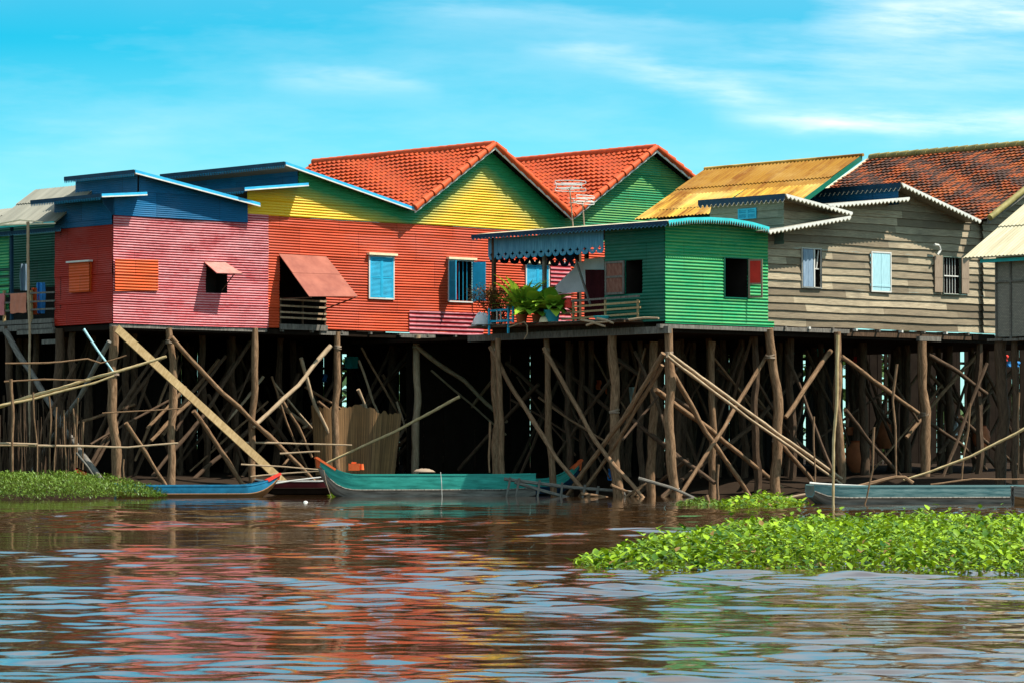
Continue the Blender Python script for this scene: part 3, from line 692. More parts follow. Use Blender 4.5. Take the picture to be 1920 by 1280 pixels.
for y in (549, 565, 580):
    mb = MB(); mb.bar(L1.at(103, y - 1, .12), L1.at(-60, y + 6, .12), .035, .05); mb.build('rail', M['beam'], hD)
for x in (59, 8, -45):
    mb = MB(); mb.bar(L1.at(x, 604, .08), L1.at(x, 545, .08), .07, .07, V); mb.build('rail_post', M['plank'], hD)
mb = MB(); mb.bar(L1.at(22, 600, .05), L1.at(22, 425, .05), .08, .08, V); mb.build('porch_post', M['navy'], hD)
for pts, w_ in (([(14, 612), (20, 700), (22, 892)], 13), ([(-50, 612), (-50, 892)], 13)): st(hD, L1, pts, w_, .1, mat='poledark')
for pts, w_ in (([(10, 620), (80, 735), (150, 845), (185, 895)], 12), ([(205, 640), (150, 740), (112, 800)], 9)): st(hD, L1, pts, w_, .3, name='brace', mat='beam')
mb = MB(); mb.box(L1.pt(s1b - .3, zd - .75, .05), V * .9, U * .05, Z * .13); mb.build('floor_beam', M['beam'], hD)
backstilts(hD, L1, s1b - 1, s4, zd, (-2.5, -5), 2.0, 9)
for i, (xa, xb, ya, yb, m, lab) in enumerate(((-14, 8, 552, 592, 'cloth_pink', 'dusty pink towel hung over the verandah rail at the left edge of the photo'), (19, 49, 551, 588, 'cloth_orange', 'coral towel hung over the verandah rail beside the tall pale bamboo pole'))):
    g = [[L1.at(xa + (xb - xa) * j / 10 + (.5 * math.sin(i_ * .9)), ya + (yb - ya) * i_ / 8 - (xb - xa) * .06 * j / 10 + (.8 if i_ == 8 else 0) * math.sin(j), .17 + .015 * math.sin(j * 1.7 + i_ * .4)) for j in range(11)] for i_ in range(9)]
    mb = MB(); mb.grid(g); mb.grid([[p + U * .012 for p in r_] for r_ in g], None, 0, True)
    tag(mb.build('towel', M[m], None, True), lab, 'towel', 'towels on the verandah rail')
for i, (x, y0, y1, c, lab) in enumerate(((45, 495, 545, 'greyblue', 'dark blue shirt hanging inside the left verandah'), (66, 540, 590, 'orange', 'orange cloth hanging inside the left verandah behind the rail'), (76, 530, 588, 'bluecloth', 'blue cloth hanging inside the left verandah behind the rail'))):
    g = [[L1.at(x + (9 - abs(i_ - 3) * .5) * (j / 6 - .5) * 2, y0 + (y1 - y0) * i_ / 7, -.5 + .04 * math.sin(j * 1.9)) for j in range(7)] for i_ in range(8)]
    mb = MB(); mb.grid(g); mb.grid([[p + U * .02 for p in r_] for r_ in g], None, 0, True); tag(mb.build('hanging_cloth', M[c], None, True), lab, 'cloth')
cane(None, [L1.at(52, 416, .95), L1.at(55, 650, .9), down(L1.at(57, 890, .8), .0)], .042, 'polelight', wob=.3)
tag(bpy.context.scene.objects[-1] if False else [o for o in col.objects if o.type == 'MESH'][-1], 'tall pale bamboo pole standing upright from the bank to the tin eave', 'bamboo pole')
def lastmesh(): return [o for o in col.objects if o.type == 'MESH'][-1]
# ---- small green porch house
hN = thing('stilt_house', ground(B), 'small bright green corrugated house with an open plant filled porch and fretted blue valance', 'house')
zb5 = F2.px(1247, 606)[1]; sN = sx(F2, 1440); arch = [F2.px(x, y, .5) for x, y in ((1252, 414), (1290, 409.5), (1330, 408.5), (1370, 411), (1410, 418), (1441, 427))]
def archz(s):
    for p, q in zip(arch[:-1], arch[1:]):
        if s <= q[0]: return p[1] + (q[1] - p[1]) * (s - p[0]) / (q[0] - p[0])
    return arch[-1][1]
hw = hole(F2, 1358, 484, 1401, 557)
poly = [(0, zb5), (sN + .25, zb5), (sN + .25, zb5 + .17), (sN, zb5 + .17), (sN, archz(sN) - .04)] + [(s, archz(s) - .05) for s in (sN * .75, sN * .5, sN * .25, 0.001)]
mb = MB(); wall(mb, F2, poly, [hw], 0, corr(.095, .014)); mb.build('front_wall', M['green'], hN, True)
tN = vlen(F2.pt(*arch[0], .5), 885)
mb = MB(); top = [F2.pt(s, z, .5) for s, z in arch]
g = [[p + V * tN * j / 4 for j in range(5)] for p in top]; mb.grid(g, None, 0, False)
mb.grid([[p - Z * .035 for p in r_] for r_ in g], None, 1, True)
for r_ in (0, -1): mb.grid([[p - Z * .035 for p in g[r_]], g[r_]], None, 0)
mb.grid([[p[0] - Z * .035, p[0]] for p in g], None, 0); mb.grid([[p[-1] - Z * .035, p[-1]] for p in g], None, 0)
rN = mb.build('roof', [M['beige'], M['interior']], hN, True)
mb = MB()
for p, q in zip(top[:-1], top[1:]): scallop(mb, p - V * .03 + Z * .015, q - V * .03 + Z * .015, -V, .07, .10, .10, .02, 'point', .02)
mb.build('fascia', [M['turq'], M['white']], rN)
mb = MB(); scallop(mb, top[0] - U * .03 + Z * .0, top[0] + V * tN - U * .03, -U, .1, .16, .05, .02, 'wave', .018); mb.build('fascia', [M['navy'], M['valance']], rN)
sP = L2.px(1134, 520)[0]; zsb = L2.px(1245, 602)[1]; zN = top[0].z
hs = hole(L2, 1205, 487, 1174, 550)
mb = MB(); wall(mb, L2, [(0, zsb), (sP, zsb), (sP, zN - .05), (0, zN - .05)], [hs], 0, corr(.095, .01)); mb.build('side_wall', M['gside'], hN, True)
mb = MB(); PB = Plane(L2.pt(sP, 0, 0), U, V); wall(mb, PB, [(0, zsb), (sN, zsb), (sN, zN - .02), (0, zN - .02)], [], 0, corr(.095, .01)); mb.build('rear_wall', M['gside'], hN, True)
mb = MB(); wall(mb, Plane(F2.pt(sN, 0, 0), V, U), [(.05, zsb), (sP, zsb), (sP, zN - .1), (.05, zN - .1)], [], 0, corr(.095, .01)); mb.build('far_side_wall', M['gside'], hN, True)
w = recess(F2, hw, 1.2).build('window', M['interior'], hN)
fr = frame_mb(F2, hw, .03, .01, .03).build('frame', M['gside'], w)
d = U * math.cos(R(75)) - V * math.sin(R(75)); PS = Plane(F2.pt(hw[1], 0, .03), -(U * math.cos(R(112))) * -1 + Vector((0, 0, 0)), V)
d = U * math.cos(R(58)) - V * math.sin(R(58)); PS = Plane(F2.pt(hw[1] + .02, 0, .03), d, d.cross(Z))
mb = MB(); H_ = hw[3] - hw[2]
def bx(mb, a0, a1, b0, b1, o0=0, o1=.035): mb.box(PS.pt(a0, b0, o0), PS.a * (a1 - a0), PS.n * (o1 - o0), Z * (b1 - b0))
wd = .42
bx(mb, 0, .05, hw[2], hw[3]); bx(mb, wd - .05, wd, hw[2], hw[3]); bx(mb, .05, wd - .05, hw[2], hw[2] + .05); bx(mb, .05, wd - .05, hw[3] - .05, hw[3]); bx(mb, .05, wd - .05, hw[2] + H_ * .34, hw[2] + H_ * .34 + .05)
sh = mb.build('shutter', M['bareshutter'], w); mb = MB(); bx(mb, .05, wd - .05, hw[2] + H_ * .34 + .05, hw[3] - .05, .01, .025); mb.build('shutter_panel', M['redpaint'], w)
w = recess(L2, hs, 1.0).build('window', M['interior'], hN)
PS = Plane(L2.pt(hs[1] + .02, 0, .04), V, -U); wd = L2.px(1136, 520)[0] - hs[1] - .05; mb = MB()
bx(mb, 0, .06, hs[2], hs[3]); bx(mb, wd - .06, wd, hs[2], hs[3]); bx(mb, .06, wd - .06, hs[2], hs[2] + .06); bx(mb, .06, wd - .06, hs[3] - .06, hs[3]); bx(mb, .06, wd - .06, hs[2] + .48, hs[2] + .54)
mb.build('shutter_frame', M['beam'], w); mb = MB(); bx(mb, .06, wd - .06, hs[2] + .06, hs[3] - .06, .005, .02); mb.build('shutter', M['brownpaint'], w)
# porch
mb = MB(); q_ = [L2.at(x, y, -1.3) for x, y in ((1097, 486), (1134, 482), (1134, 506), (1097, 509))]; slab(mb, *q_, .03); mb.build('porch_panel', M['tarp'], hN)
s0p = L2.px(917, 480)[0]; sDeck = L2.px(885, 610, .6)[0]; zdk = L2.px(1050, 605, .7)[1]
mb = MB(); mb.box(L2.pt(.9, zdk - .06, .75), V * (sDeck - .9), U * 4.6, Z * .06); mb.box(L2.pt(1.0, zdk - .34, -.12), V * (sDeck - 1.1), U * 3.8, Z * .277); mb.build('porch_deck', M['poledark'], hN)  # lower box is an added skirt that darkens the gap under the deck
rd = random.Random(4)
for i in range(34):
    s = .7 + (sDeck - .7) * i / 34; l = rd.uniform(.2, .75); mb = MB() if i == 0 else mb
    mb.box(L2.pt(s, zdk + .002 + rd.uniform(0, .02), .74 + rd.uniform(0, .14)), V * rd.uniform(.12, .19), U * l, Z * .025)
mb.build('deck_boards', M['beam'], hN)
p, q = L2.at(1256, 618, .05), L2.at(880, 634.5, .05)
mb = MB(); mb.bar(p, q, .14, .2); mb.build('floor_beam', M['beam'], hN)
mb = MB(); mb.box(F2.pt(-.25, zb5 - .14, .06), U * (sN * 1.05 + .2), V * .16, Z * .11); mb.build('floor_beam', M['beam'], hN)
mb = MB(); mb.box(F2.pt(0.03, zb5 - .25, -.1), U * (sN + .3), V * 14, Z * .1); mb.build('floor', M['dark'], hN)
vt, vb = L2.px(1000, 439, .02)[1], L2.px(1000, 478, .02)[1]
mb = MB(); scallop(mb, L2.pt(sP + .02, zN - .12, .03), L2.pt(s0p, zN - .12, .03), -U, (zN - .12 - vb) - .06, .305, .12, .02, 'round', .02, .085); mb.build('valance', [M['valance'], M['trimblue']], hN)
mb = MB(); scallop(mb, L2.pt(s0p, zN - .12, 0), L2.pt(s0p, zN - .12, 0) + U * 3.7, -V, (zN - .12 - vb) - .02, .40, .16, .02, 'round', .02, .11); mb.build('valance', [M['navy'], M['navy']], hN)
for x, off, m in ((926, 0, 'poledark'), (1021, -.2, 'beam'), (1100, -1.8, 'beam')):
    p = L2.at(x, 600, off); p.z = zdk; mb = MB(); mb.bar(p, Vector((p.x, p.y, zN - .1)), .1, .1, V); mb.build('porch_post', M[m], hN)
for s, off in ((s0p - .1, -3.6), (sP + 1.8, -3.6)):
    p = L2.pt(s, zdk, off); mb = MB(); mb.bar(p, Vector((p.x, p.y, zN - .1)), .1, .1, V); mb.build('porch_post', M['poledark'], hN)
mb = MB(); mb.bar(L2.at(1080, 488, -.3), L2.at(1108, 575, -.3), .05, .05, V); mb.build('porch_strut', M['beam'], hN)
for (x0, y0, x1, y1), m in (((1060, 565.5, 1199, 555), 'beam'), ((1053, 577, 1199, 566), 'plank'), ((1053, 587.5, 1201, 576.5), 'plank'), ((1053, 599, 1197, 588), 'plank')):
    mb = MB(); mb.bar(L2.at(x0, y0, .45), L2.at(x1, y1, .45), .03, .055); mb.build('rail', M[m], hN)
for x in (1075, 1135, 1196):
    p = L2.at(x, 590, .42); mb = MB(); mb.bar(Vector((p.x, p.y, zdk)), Vector((p.x, p.y, L2.at(x, 562, .42).z)), .05, .05, V); mb.build('rail_post', M['plank'], hN)
for y0, y1 in ((583, 580), (603, 600.5)):
    mb = MB(); mb.bar(L2.at(917, y0, .72), L2.at(962, y1, .72), .04, .06); mb.build('rail', M['shutter'], hN)
for x, y0, y1 in ((917, 578, 628), (953, 575, 625), (962, 575, 605)):
    mb = MB(); mb.bar(L2.at(x, y0, .78), L2.at(x, y1, .78), .05, .05, V); mb.build('rail_post', M['shutter'], hN)
for x in (932, 939):
    mb = MB(); mb.bar(L2.at(x, 582, .72), L2.at(x, 602, .72), .045, .02, V); mb.build('rail_post', M['white'], hN)
for pts, w_, o in (([(928, 636), (930, 780), (934, 930)], 15, -.3), ([(1024, 632), (1028, 760), (1037, 918)], 11, -.2), ([(1148, 628), (1152, 780), (1158, 930)], 17, .0)): st(hN, L2, pts, w_, o)
st(hN, L2, [(934, 634), (937, 770), (945, 932)], 10, .9)
st(hN, F2, [(1253, 616), (1256, 780), (1263, 930)], 16, .05)
st(hN, F2, [(1441, 616), (1448, 670), (1458, 720), (1455, 800), (1457, 930)], 17, .02)
st(hN, F2, [(1335, 640), (1334, 780), (1337, 925)], 12, -1.2); st(hN, L2, [(1226, 640), (1224, 760), (1222, 905)], 15, -1.6); st(hN, F2, [(1478, 640), (1480, 925)], 13, -2, mat='poledark')
for pts, w_, o in (([(919, 650), (965, 735), (1035, 845), (1088, 912)], 9, .5), ([(1020, 652), (1065, 735), (1120, 830), (1150, 870), (1197, 923)], 9, .5), ([(1244, 662), (1210, 720), (1163, 790), (1120, 850), (1085, 898)], 10, .35), ([(1242, 684), (1200, 755), (1165, 815), (1098, 915)], 8, .2)): st(hN, L2, pts, w_, o, name='brace')
for dx, dy, w_ in ((0, 0, 7), (-3, 10, 6)): st(hN, F2, [(1254 + dx, 662 + dy * .5), (1290, 688 + dy), (1375, 752 + dy), (1470, 820 + dy), (1578, 897 + dy)], w_, .45, name='brace', grounded=False, mat='polelight')
for pts, w_, o, m in (([(1229, 730), (1330, 805), (1400, 860), (1480, 927)], 10, -.7, 'pole'), ([(1262, 700), (1322, 805), (1365, 870), (1406, 930)], 10, -.3, 'pole'), ([(1440, 664), (1386, 752), (1345, 818)], 8, -.2, 'pole'), ([(1465, 832), (1525, 905)], 9, -.3, 'pole'), ([(1500, 700), (1420, 790), (1330, 860)], 9, -2, 'poledark'), ([(1345, 690), (1420, 760), (1500, 830)], 8, -2.5, 'poledark')): st(hN, F2, pts, w_, o, name='brace', mat=m)
for pts, w_, o in (([(1150, 668), (1210, 710), (1300, 770)], 9, -1.8), ([(1180, 782), (1240, 830), (1340, 905)], 9, -1.5), ([(1010, 720), (930, 800), (860, 880)], 8, -2.4), ([(1020, 660), (1100, 730), (1180, 800)], 8, -2.5), ([(950, 680), (1040, 760), (1130, 840)], 8, -3), ([(1290, 860), (1240, 900), (1200, 925)], 7, -2)): st(hN, L2, pts, w_, o, name='brace', mat='poledark', grounded=False)
for x, o in ((1065, -2), (1090, -2.5), (1108, -3), (1200, -2.6), (1270, -3.5)): st(hN, L2, [(x, 640), (x + 3, 915)], 11, o, mat='poledark')
backstilts(hN, L2, .5, s0p, zdk, (-4.5, -6.5), 2.0, 14)

for pl_, x, y, o, w_ in ((F2, 1253, 662, .05, 16), (L2, 1025, 655, -.2, 11), (L2, 931, 655, -.3, 15), (L2, 1152, 770, 0, 17), (F2, 1444, 668, .02, 17), (F2, 1457, 825, .02, 17)): lashing(hN, pl_, x, y, o, w_)
tangle(hN, L2, 930, 1240, 10, (-4, -1), 43); tangle(hN, F2, 1250, 1480, 6, (-3.5, -1), 44)

# ---- grey timber house
hG = thing('stilt_house', F2.pt(sN, 0), 'weathered grey clapboard house with white scalloped eaves and three small windows', 'house')
GO = -.12; zb6 = F2.px(1650, 618, GO)[1]
g0a, g0b = F2.px(1473, 364, .5), F2.px(1597, 398, .5); zg0 = line(g0a, g0b)
g0l, g0m = F2.px(1440, 432, .5), F2.px(1594, 405, .5); zg0l = line(g0l, g0m)
g1a, g1b = F2.px(1690, 343, .5), F2.px(1838, 413, .5); zg1 = line(g1a, g1b)
g1l, g1m = F2.px(1552, 383, .5), F2.px(1704, 370, .5); zg1l = line(g1l, g1m)
tg0, tg1 = vlen(F2.pt(*g0a, .5), 1311), vlen(F2.pt(*g1a, .5), 1425)
gc0 = g0a[0] + .15; gc1 = g1a[0] + .1; sGe = sx(F2, 1866, GO); sG0 = sN + .03
gw = [hole(F2, 1502, 467, 1536, 538, GO), hole(F2, 1632, 474, 1666, 545, GO), hole(F2, 1766, 483, 1797, 551, GO)]
sj = g1l[0] + .2
poly = [(sG0, zb6), (sGe, zb6), (sGe, zg1(g1b[0]) - .0), (g1b[0] - .05, zg1(g1b[0]) - .04), (gc1, zg1(gc1) - .04), (gc1, zg1l(gc1) - .03), (sj, zg1l(sj) - .03), (sj, zg0(sj) - .04), (gc0, zg0(gc0) - .04), (gc0, zg0l(gc0) - .03), (sG0, zg0l(sG0) - .03)]
mb = MB(); wall(mb, F2, poly, gw, GO, clap(.225, .042), .7); mb.build('front_wall', M['clap'], hG)
for (pa, pb, t, sc_) in ((g0a, g0b, tg0, 1), (g1a, g1b, tg1, 1)):
    shed(hG, F2.pt(*pa, .5), F2.pt(*pb, .5), t, 0, True, 1, cols=('white', 'cream'), fcols=('navy', 'white'), style='wave', fh=.15, tw=.19, td=.09, scal_front=(.06, .17, .06, .02, 'wave', .02))
for (pa, sc_, zf, t) in ((g0l, g0m[0], zg0l, tg0), (g1l, g1m[0], zg1l, tg1 * .6)):
    p, q = F2.pt(*pa, .5), F2.pt(sc_, zf(sc_), .5)
    mb = MB(); slab(mb, p, p + V * t, q - U * .9 - Z * .9 * (q.z - p.z) / (sc_ - pa[0]) + V * t, q, .05); r = mb.build('roof', M['tin'], hG)
    mb = MB(); scallop(mb, p - V * .03, q - V * .03, -V, .06, .17, .06, .02, 'wave', .02); mb.build('bargeboard', [M['white'], M['cream']], r)
LC = Plane(F2.pt(gc0, 0), V, -U)
v0 = LC.px(1412, 395)[0]; vent = hole(LC, 1420, 390, 1386, 410)
mb = MB(); wall(mb, LC, [(-.3, zg0l(gc0) - .5), (tg0 - .6, zg0l(gc0) - .5), (tg0 - .9, zg0(gc0) - .05), (-.3, zg0(gc0) - .05)], [], 0, clap(.225, .03)); mb.build('clerestory_wall', M['clapgreen'], hG)
mb = MB(); louvre(mb, LC, vent[0], vent[0] + (vent[1] - vent[0]) / 2, vent[2], vent[3], .03); louvre(mb, LC, vent[0] + (vent[1] - vent[0]) / 2, vent[1], vent[2], vent[3], .03); mb.build('vent', M['shutter'], hG)
LCb = Plane(F2.pt(gc1, 0), V, -U)
mb = MB(); wall(mb, LCb, [(-.3, zg1l(gc1) - .2), (tg1 - .5, zg1l(gc1) - .2), (tg1 - .5, zg1(gc1) - .05), (-.3, zg1(gc1) - .05)], [], 0, corr(.06, .006)); mb.build('clerestory_wall', M['blue'], hG, True)
mb = MB(); mb.box(F2.pt(sG0, zb6, -6), U * (sGe - sG0), V * .08, Z * 2.4); mb.build('rear_wall', M['interior'], hG)
mb = MB(); mb.box(F2.pt(sG0 + .3, zb6 - .3, -.2), U * (sGe - sG0 + 2), V * 15, Z * .15); mb.build('floor', M['dark'], hG)
mb = MB(); mb.box(F2.pt(sG0 + .25, zb6 - .15, -.06), U * (sx(F2, 1585) - sG0), V * .1, Z * .12); mb.build('floor_beam', M['beam'], hG)
mb = MB(); mb.box(F2.pt(sx(F2, 1588), zb6 - .22, -.14), U * (sGe - sx(F2, 1588)), V * .12, Z * .2); mb.build('floor_beam', M['poledark'], hG)
mb = MB(); mb.box(F2.pt(sx(F2, 1722), zb6 - .3, .05), U * (sx(F2, 1762) - sx(F2, 1722)), V * .14, Z * .14); mb.build('floor_beam', M['beam'], hG)
for i in range(9):
    s = sG0 + .7 + i * 1.02; mb = MB(); mb.box(F2.pt(s, zb6 - .07, .0), U * .07, V * .4, Z * .07); mb.build('joist', M['white'] if i % 2 else M['beam'], hG)
# windows: half shut grey blue, shut pale blue, barred with wooden shutters folded back
h = gw[0]; w = frame_mb(F2, h, .035, GO + .04, .04).build('window', M['white'], hG); recess(F2, h, 1.0).build('room', M['interior'], w)
mb = MB(); m = h[0] + (h[1] - h[0]) * .56; mb.box(F2.pt(h[0] + .005, h[2] + .01, GO + .05), U * (m - h[0]), V * -.03, Z * (h[3] - h[2] - .02)); mb.box(F2.pt(h[0] + (m - h[0]) / 2, h[2] + .01, GO + .08), U * .012, V * -.006, Z * (h[3] - h[2] - .02)); mb.build('shutter', M['greyblue'], w)
mb = MB(); mb.box(F2.pt(m + .02, h[2], GO + .05), U * .05, V * -.04, Z * (h[3] - h[2])); mb.bar(F2.pt(h[1] - .13, h[2] + .55, GO), F2.pt(h[1] - .04, h[3] - .02, GO), .03, .03, V); mb.bar(F2.pt(m + .02, h[2] + .55, GO), F2.pt(h[1], h[2] + .55, GO), .03, .03, V); mb.build('window_stay', M['white'], w)
mb = MB(); mb.box(F2.pt(m + .07, h[3] - .33, GO - .15), U * .16, V * .02, Z * .28); mb.build('curtain', M['cloth_pink'], w)
closed_window(hG, F2, gw[1], 'white', 'paleblue', None, False, GO + .03)
h = gw[2]; w = frame_mb(F2, h, .035, GO + .04, .04).build('window', M['clapgreen'], hG); recess(F2, h, 1.0).build('room', M['interior'], w)
mb = MB()
for i in range(5): mb.tube([F2.pt(h[0] + (h[1] - h[0]) * (i + 1) / 6, h[2], GO - .03), F2.pt(h[0] + (h[1] - h[0]) * (i + 1) / 6, h[3], GO - .03)], .012, 6)
for f in (0.0, .5): mb.bar(F2.pt(h[0], h[2] + (h[3] - h[2]) * f, GO + .01), F2.pt(h[1], h[2] + (h[3] - h[2]) * f, GO + .01), .03, .035)
mb.build('window_bars', M['white'], w)
for a_, b_ in ((h[0] - .42, h[0] - .06), (h[1] + .06, h[1] + .4)):
    mb = MB(); mm = h[2] + (h[3] - h[2]) * .44
    mb.box(F2.pt(a_, h[2] + .04, GO + .06), U * (b_ - a_), -V * .03, Z * (mm - h[2] - .05)); mb.box(F2.pt(a_, mm, GO + .06), U * (b_ - a_), -V * .03, Z * (h[3] - mm + .03))
    mb.box(F2.pt(a_, mm - .012, GO + .05), U * (b_ - a_), -V * .03, Z * .014); mb.build('shutter', M['bareshutter'], w)
for pts, w_, o, m in (([(1570, 622), (1572, 760), (1577, 905)], 13, .0, 'pole'), ([(1729, 640), (1732, 760), (1737, 905)], 16, .0, 'pole'), ([(1618, 640), (1620, 900)], 14, -2.2, 'poledark'), ([(1700, 640), (1702, 900)], 12, -3, 'poledark'), ([(1780, 640), (1780, 900)], 13, -2.4, 'poledark')): st(hG, F2, pts, w_, o, mat=m)
for pts, w_, o, m in (([(1578, 668), (1650, 722), (1722, 774)], 9, .1, 'pole'), ([(1740, 664), (1800, 700), (1850, 738)], 9, -.2, 'poledark'), ([(1558, 657), (1515, 720), (1473, 782)], 10, -.3, 'pole'), ([(1585, 768), (1650, 850), (1700, 905)], 9, -.8, 'poledark'), ([(1660, 690), (1690, 740), (1722, 790)], 6, -1.2, 'poledark'), ([(1800, 780), (1850, 830), (1920, 880)], 8, -1.0, 'poledark'), ([(1905, 690), (1830, 760), (1760, 850)], 8, -2, 'poledark'), ([(1740, 790), (1800, 830), (1850, 880)], 7, -1.5, 'poledark')): st(hG, F2, pts, w_, o, name='brace', mat=m, grounded=False)
lashing(hG, F2, 1577, 670, 0, 13); lashing(hG, F2, 1735, 775, 0, 16)
tangle(hG, F2, 1480, 1900, 15, (-5, -1), 45)
backstilts(hG, F2, sG0, sGe + 3, zb6, (-4.0, -6.5, -9.0), 2.0, 21)

# ---- rusty roofed house
RO = -1.2; rap = F2.px(1614, 293, RO)
hR = thing('stilt_house', F2.pt(rap[0] - 3, 0, RO), 'house with a rusty yellow corrugated roof rising behind the grey clapboard house', 'house')
rf = F2.pt(*rap, RO); tR_ = vlen(rf, 1322); eb = F2.at(1190, 412, RO - tR_); ef = eb - V * tR_
mb = MB(); corr_roof(mb, rf, rf + V * tR_, ef, eb, .15, .02, .03, (.42,)); r = mb.build('roof', [M['rust'], M['dark']], hR, True)
pit = (rf.z - ef.z) / ((rf - ef).dot(U)); re = rf + U * 3.2 - Z * 3.2 * pit
mb = MB(); barge(mb, rf - V * .03 + Z * .02, ef - V * .03 + Z * .02, .16, .03, -V); mb.build('bargeboard', M['gside'], r)
mb = MB(); mb.tube([rf - V * .1 + Z * .03, rf + V * tR_ + Z * .03], .05, 8); mb.build('ridge_cap', M['rust'], r, True)
sR0, sR1 = (ef - F2.o).dot(U), (re - F2.o).dot(U)
mb = MB(); wall(mb, F2, [(sR0 + .5, zb6), (rap[0] - .05, zb6), (rap[0] - .05, rap[1] - .12), (sR0 + .5, ef.z + .35)], [], RO - 3.3, corr(.095, .012)); mb.build('gable_wall', M['gside'], hR, True)
mb = MB(); PL = Plane(F2.pt(sR0 + .5, 0, RO - 3.3), V, -U); wall(mb, PL, [(0, zb6), (tR_ - 3.8, zb6), (tR_ - 3.8, ef.z + .3), (0, ef.z + .3)], [], 0, corr(.095, .012)); mb.build('side_wall', M['gside'], hR, True)
mb = MB(); mb.box(F2.pt(rap[0] - .08, zb6, RO - 3.3), U * .05, V * (tR_ - 3.8), Z * (rap[1] - .12 - zb6)); mb.build('far_side_wall', M['clapdark'], hR)

# ---- old tile house at the right
OO = .45; tO = 9.5
oap = F2.px(1631, 298, OO - tO); oe = F2.px(1849, 413, OO)
hO = thing('stilt_house', F2.pt(oe[0], 0), 'timber house at the right edge under a big mossy old tile roof', 'house')
rf = F2.pt(*oap, OO); ef = F2.pt(*oe, OO); 
mb = MB(); tile_roof(mb, rf, rf + V * tO, ef, ef + V * tO, 26, .2, .02, .035); r = mb.build('roof', [M['oldtile'], M['dark']], hO, True)
mb = MB(); n_ = 22
for i in range(n_):
    p = rf + V * (tO * i / n_) + Z * .05; mb.tube([p, p + V * (tO / n_ * .98)], [.13, .105], 8)
mb.build('ridge_tiles', M['mossridge'], r, True)
mb = MB(); barge(mb, rf - V * .05 + Z * .03, ef - V * .05 + Z * .03, .16, .04, -V); mb.build('bargeboard', M['beam'], r)
mb = MB(); mb.tube([ef - V * .15 + Z * .06, ef.lerp(rf, .5) - V * .0 + Z * .06, rf + Z * .06], [.1, .1, .1], 8); mb.build('verge_tiles', M['mossridge'], r, True)
mb = MB(); mb.bar(rf + V * tO + Z * .02, ef + V * tO + Z * .02, .12, .06); mb.build('bargeboard', M['cream'], r)
pit = (rf.z - ef.z) / (oap[0] - oe[0]); re = rf + U * 4 - Z * 4 * pit
mb = MB(); tile_roof(mb, rf + V * tO, rf, re + V * tO, re, 26, .2, .02, .035); mb.build('roof', [M['oldtile'], M['dark']], hO, True)
zo = F2.px(1866, 626)[1]
mb = MB(); wall(mb, F2, [(oe[0] + .35, zo), (oap[0] + 3.6, zo), (oap[0] + 3.6, re.z + .2), (oap[0], oap[1] - .15), (oe[0] + .35, oe[1] + .12)], [], 0.0, clap(.225, .05), .7); mb.build('front_wall', M['clap'], hO)
mb = MB(); mb.box(F2.pt(oe[0], zo - .2, -.1), U * 9, V * 14, Z * .15); mb.build('floor', M['dark'], hO)
backstilts(hO, F2, oe[0] + .4, oe[0] + 8, zo, (-.2, -3, -6), 2.2, 31)

# ---- woven walled hut in front at the right edge
HP = P(1868, 632, 101); LH = sidep(HP)
hH = thing('stilt_house', ground(HP), 'small hut with woven mat wall and beige tin roof cut by the right edge', 'house')
zh = LH.px(1868, 632)[1]; zht = LH.px(1868, 489)[1]
mb = MB(); wall(mb, LH, [(-5.5, zh), (0, zh), (0, zht + .1), (-5.5, zht + .1)]); mb.build('side_wall', M['woven'], hH)
mb = MB(); mb.box(LH.pt(-5.5, zh, -.1), V * 5.4, U * 3, Z * .1); mb.build('floor', M['dark'], hH)
mb = MB(); mb.box(LH.pt(-.02, zh, -.04), V * .04, U * 3, Z * (zht - zh)); mb.build('rear_wall', M['woven'], hH)
for x in (1869, 1896, 1930):
    mb = MB(); s = LH.px(x, 560)[0]; mb.bar(LH.pt(s, zh - .1, .03), LH.pt(s, zht + .05, .03), .045, .05, V); mb.build('wall_batten', M['beam'], hH)
mb = MB(); s_ = zh + (zht - zh) * .72; mb.bar(LH.pt(0, s_, .035), LH.pt(-5.5, s_, .035), .03, .05); mb.build('wall_batten', M['beam'], hH)
eb = LH.at(1806, 484, .55); ef = eb - V * 7.5; rb = eb + U * 3.2 + Z * 1.95; rf = rb - V * 7.5
mb = MB(); corr_roof(mb, rf, rb, ef, eb, .14, .014, .03, (.5,)); r = mb.build('roof', [M['beige'], M['beige']], hH, True)
mb = MB(); mb.bar(LH.at(1838, 490, .3), LH.at(1838, 490, .3) - V * 6, .03, .1); mb.build('eave_trim', M['turq'], r)
for s, w_, m in ((-.1, 22, 'poledark'), (-2.6, 18, 'poledark'), (-.6, 12, 'poledark')):
    p = LH.pt(s, zh, -.1); pole(hH, [p, down(p)], w_ / 2 * 101 / F, None, m)
mb = MB(); rd = random.Random(3)
for i in range(9): mb.box(LH.pt(-.3 - i * .6, zh - .1 - rd.uniform(0, .05), .12), V * .55, U * .3, Z * .07)
mb.build('floor_beam', M['beam'], hH)
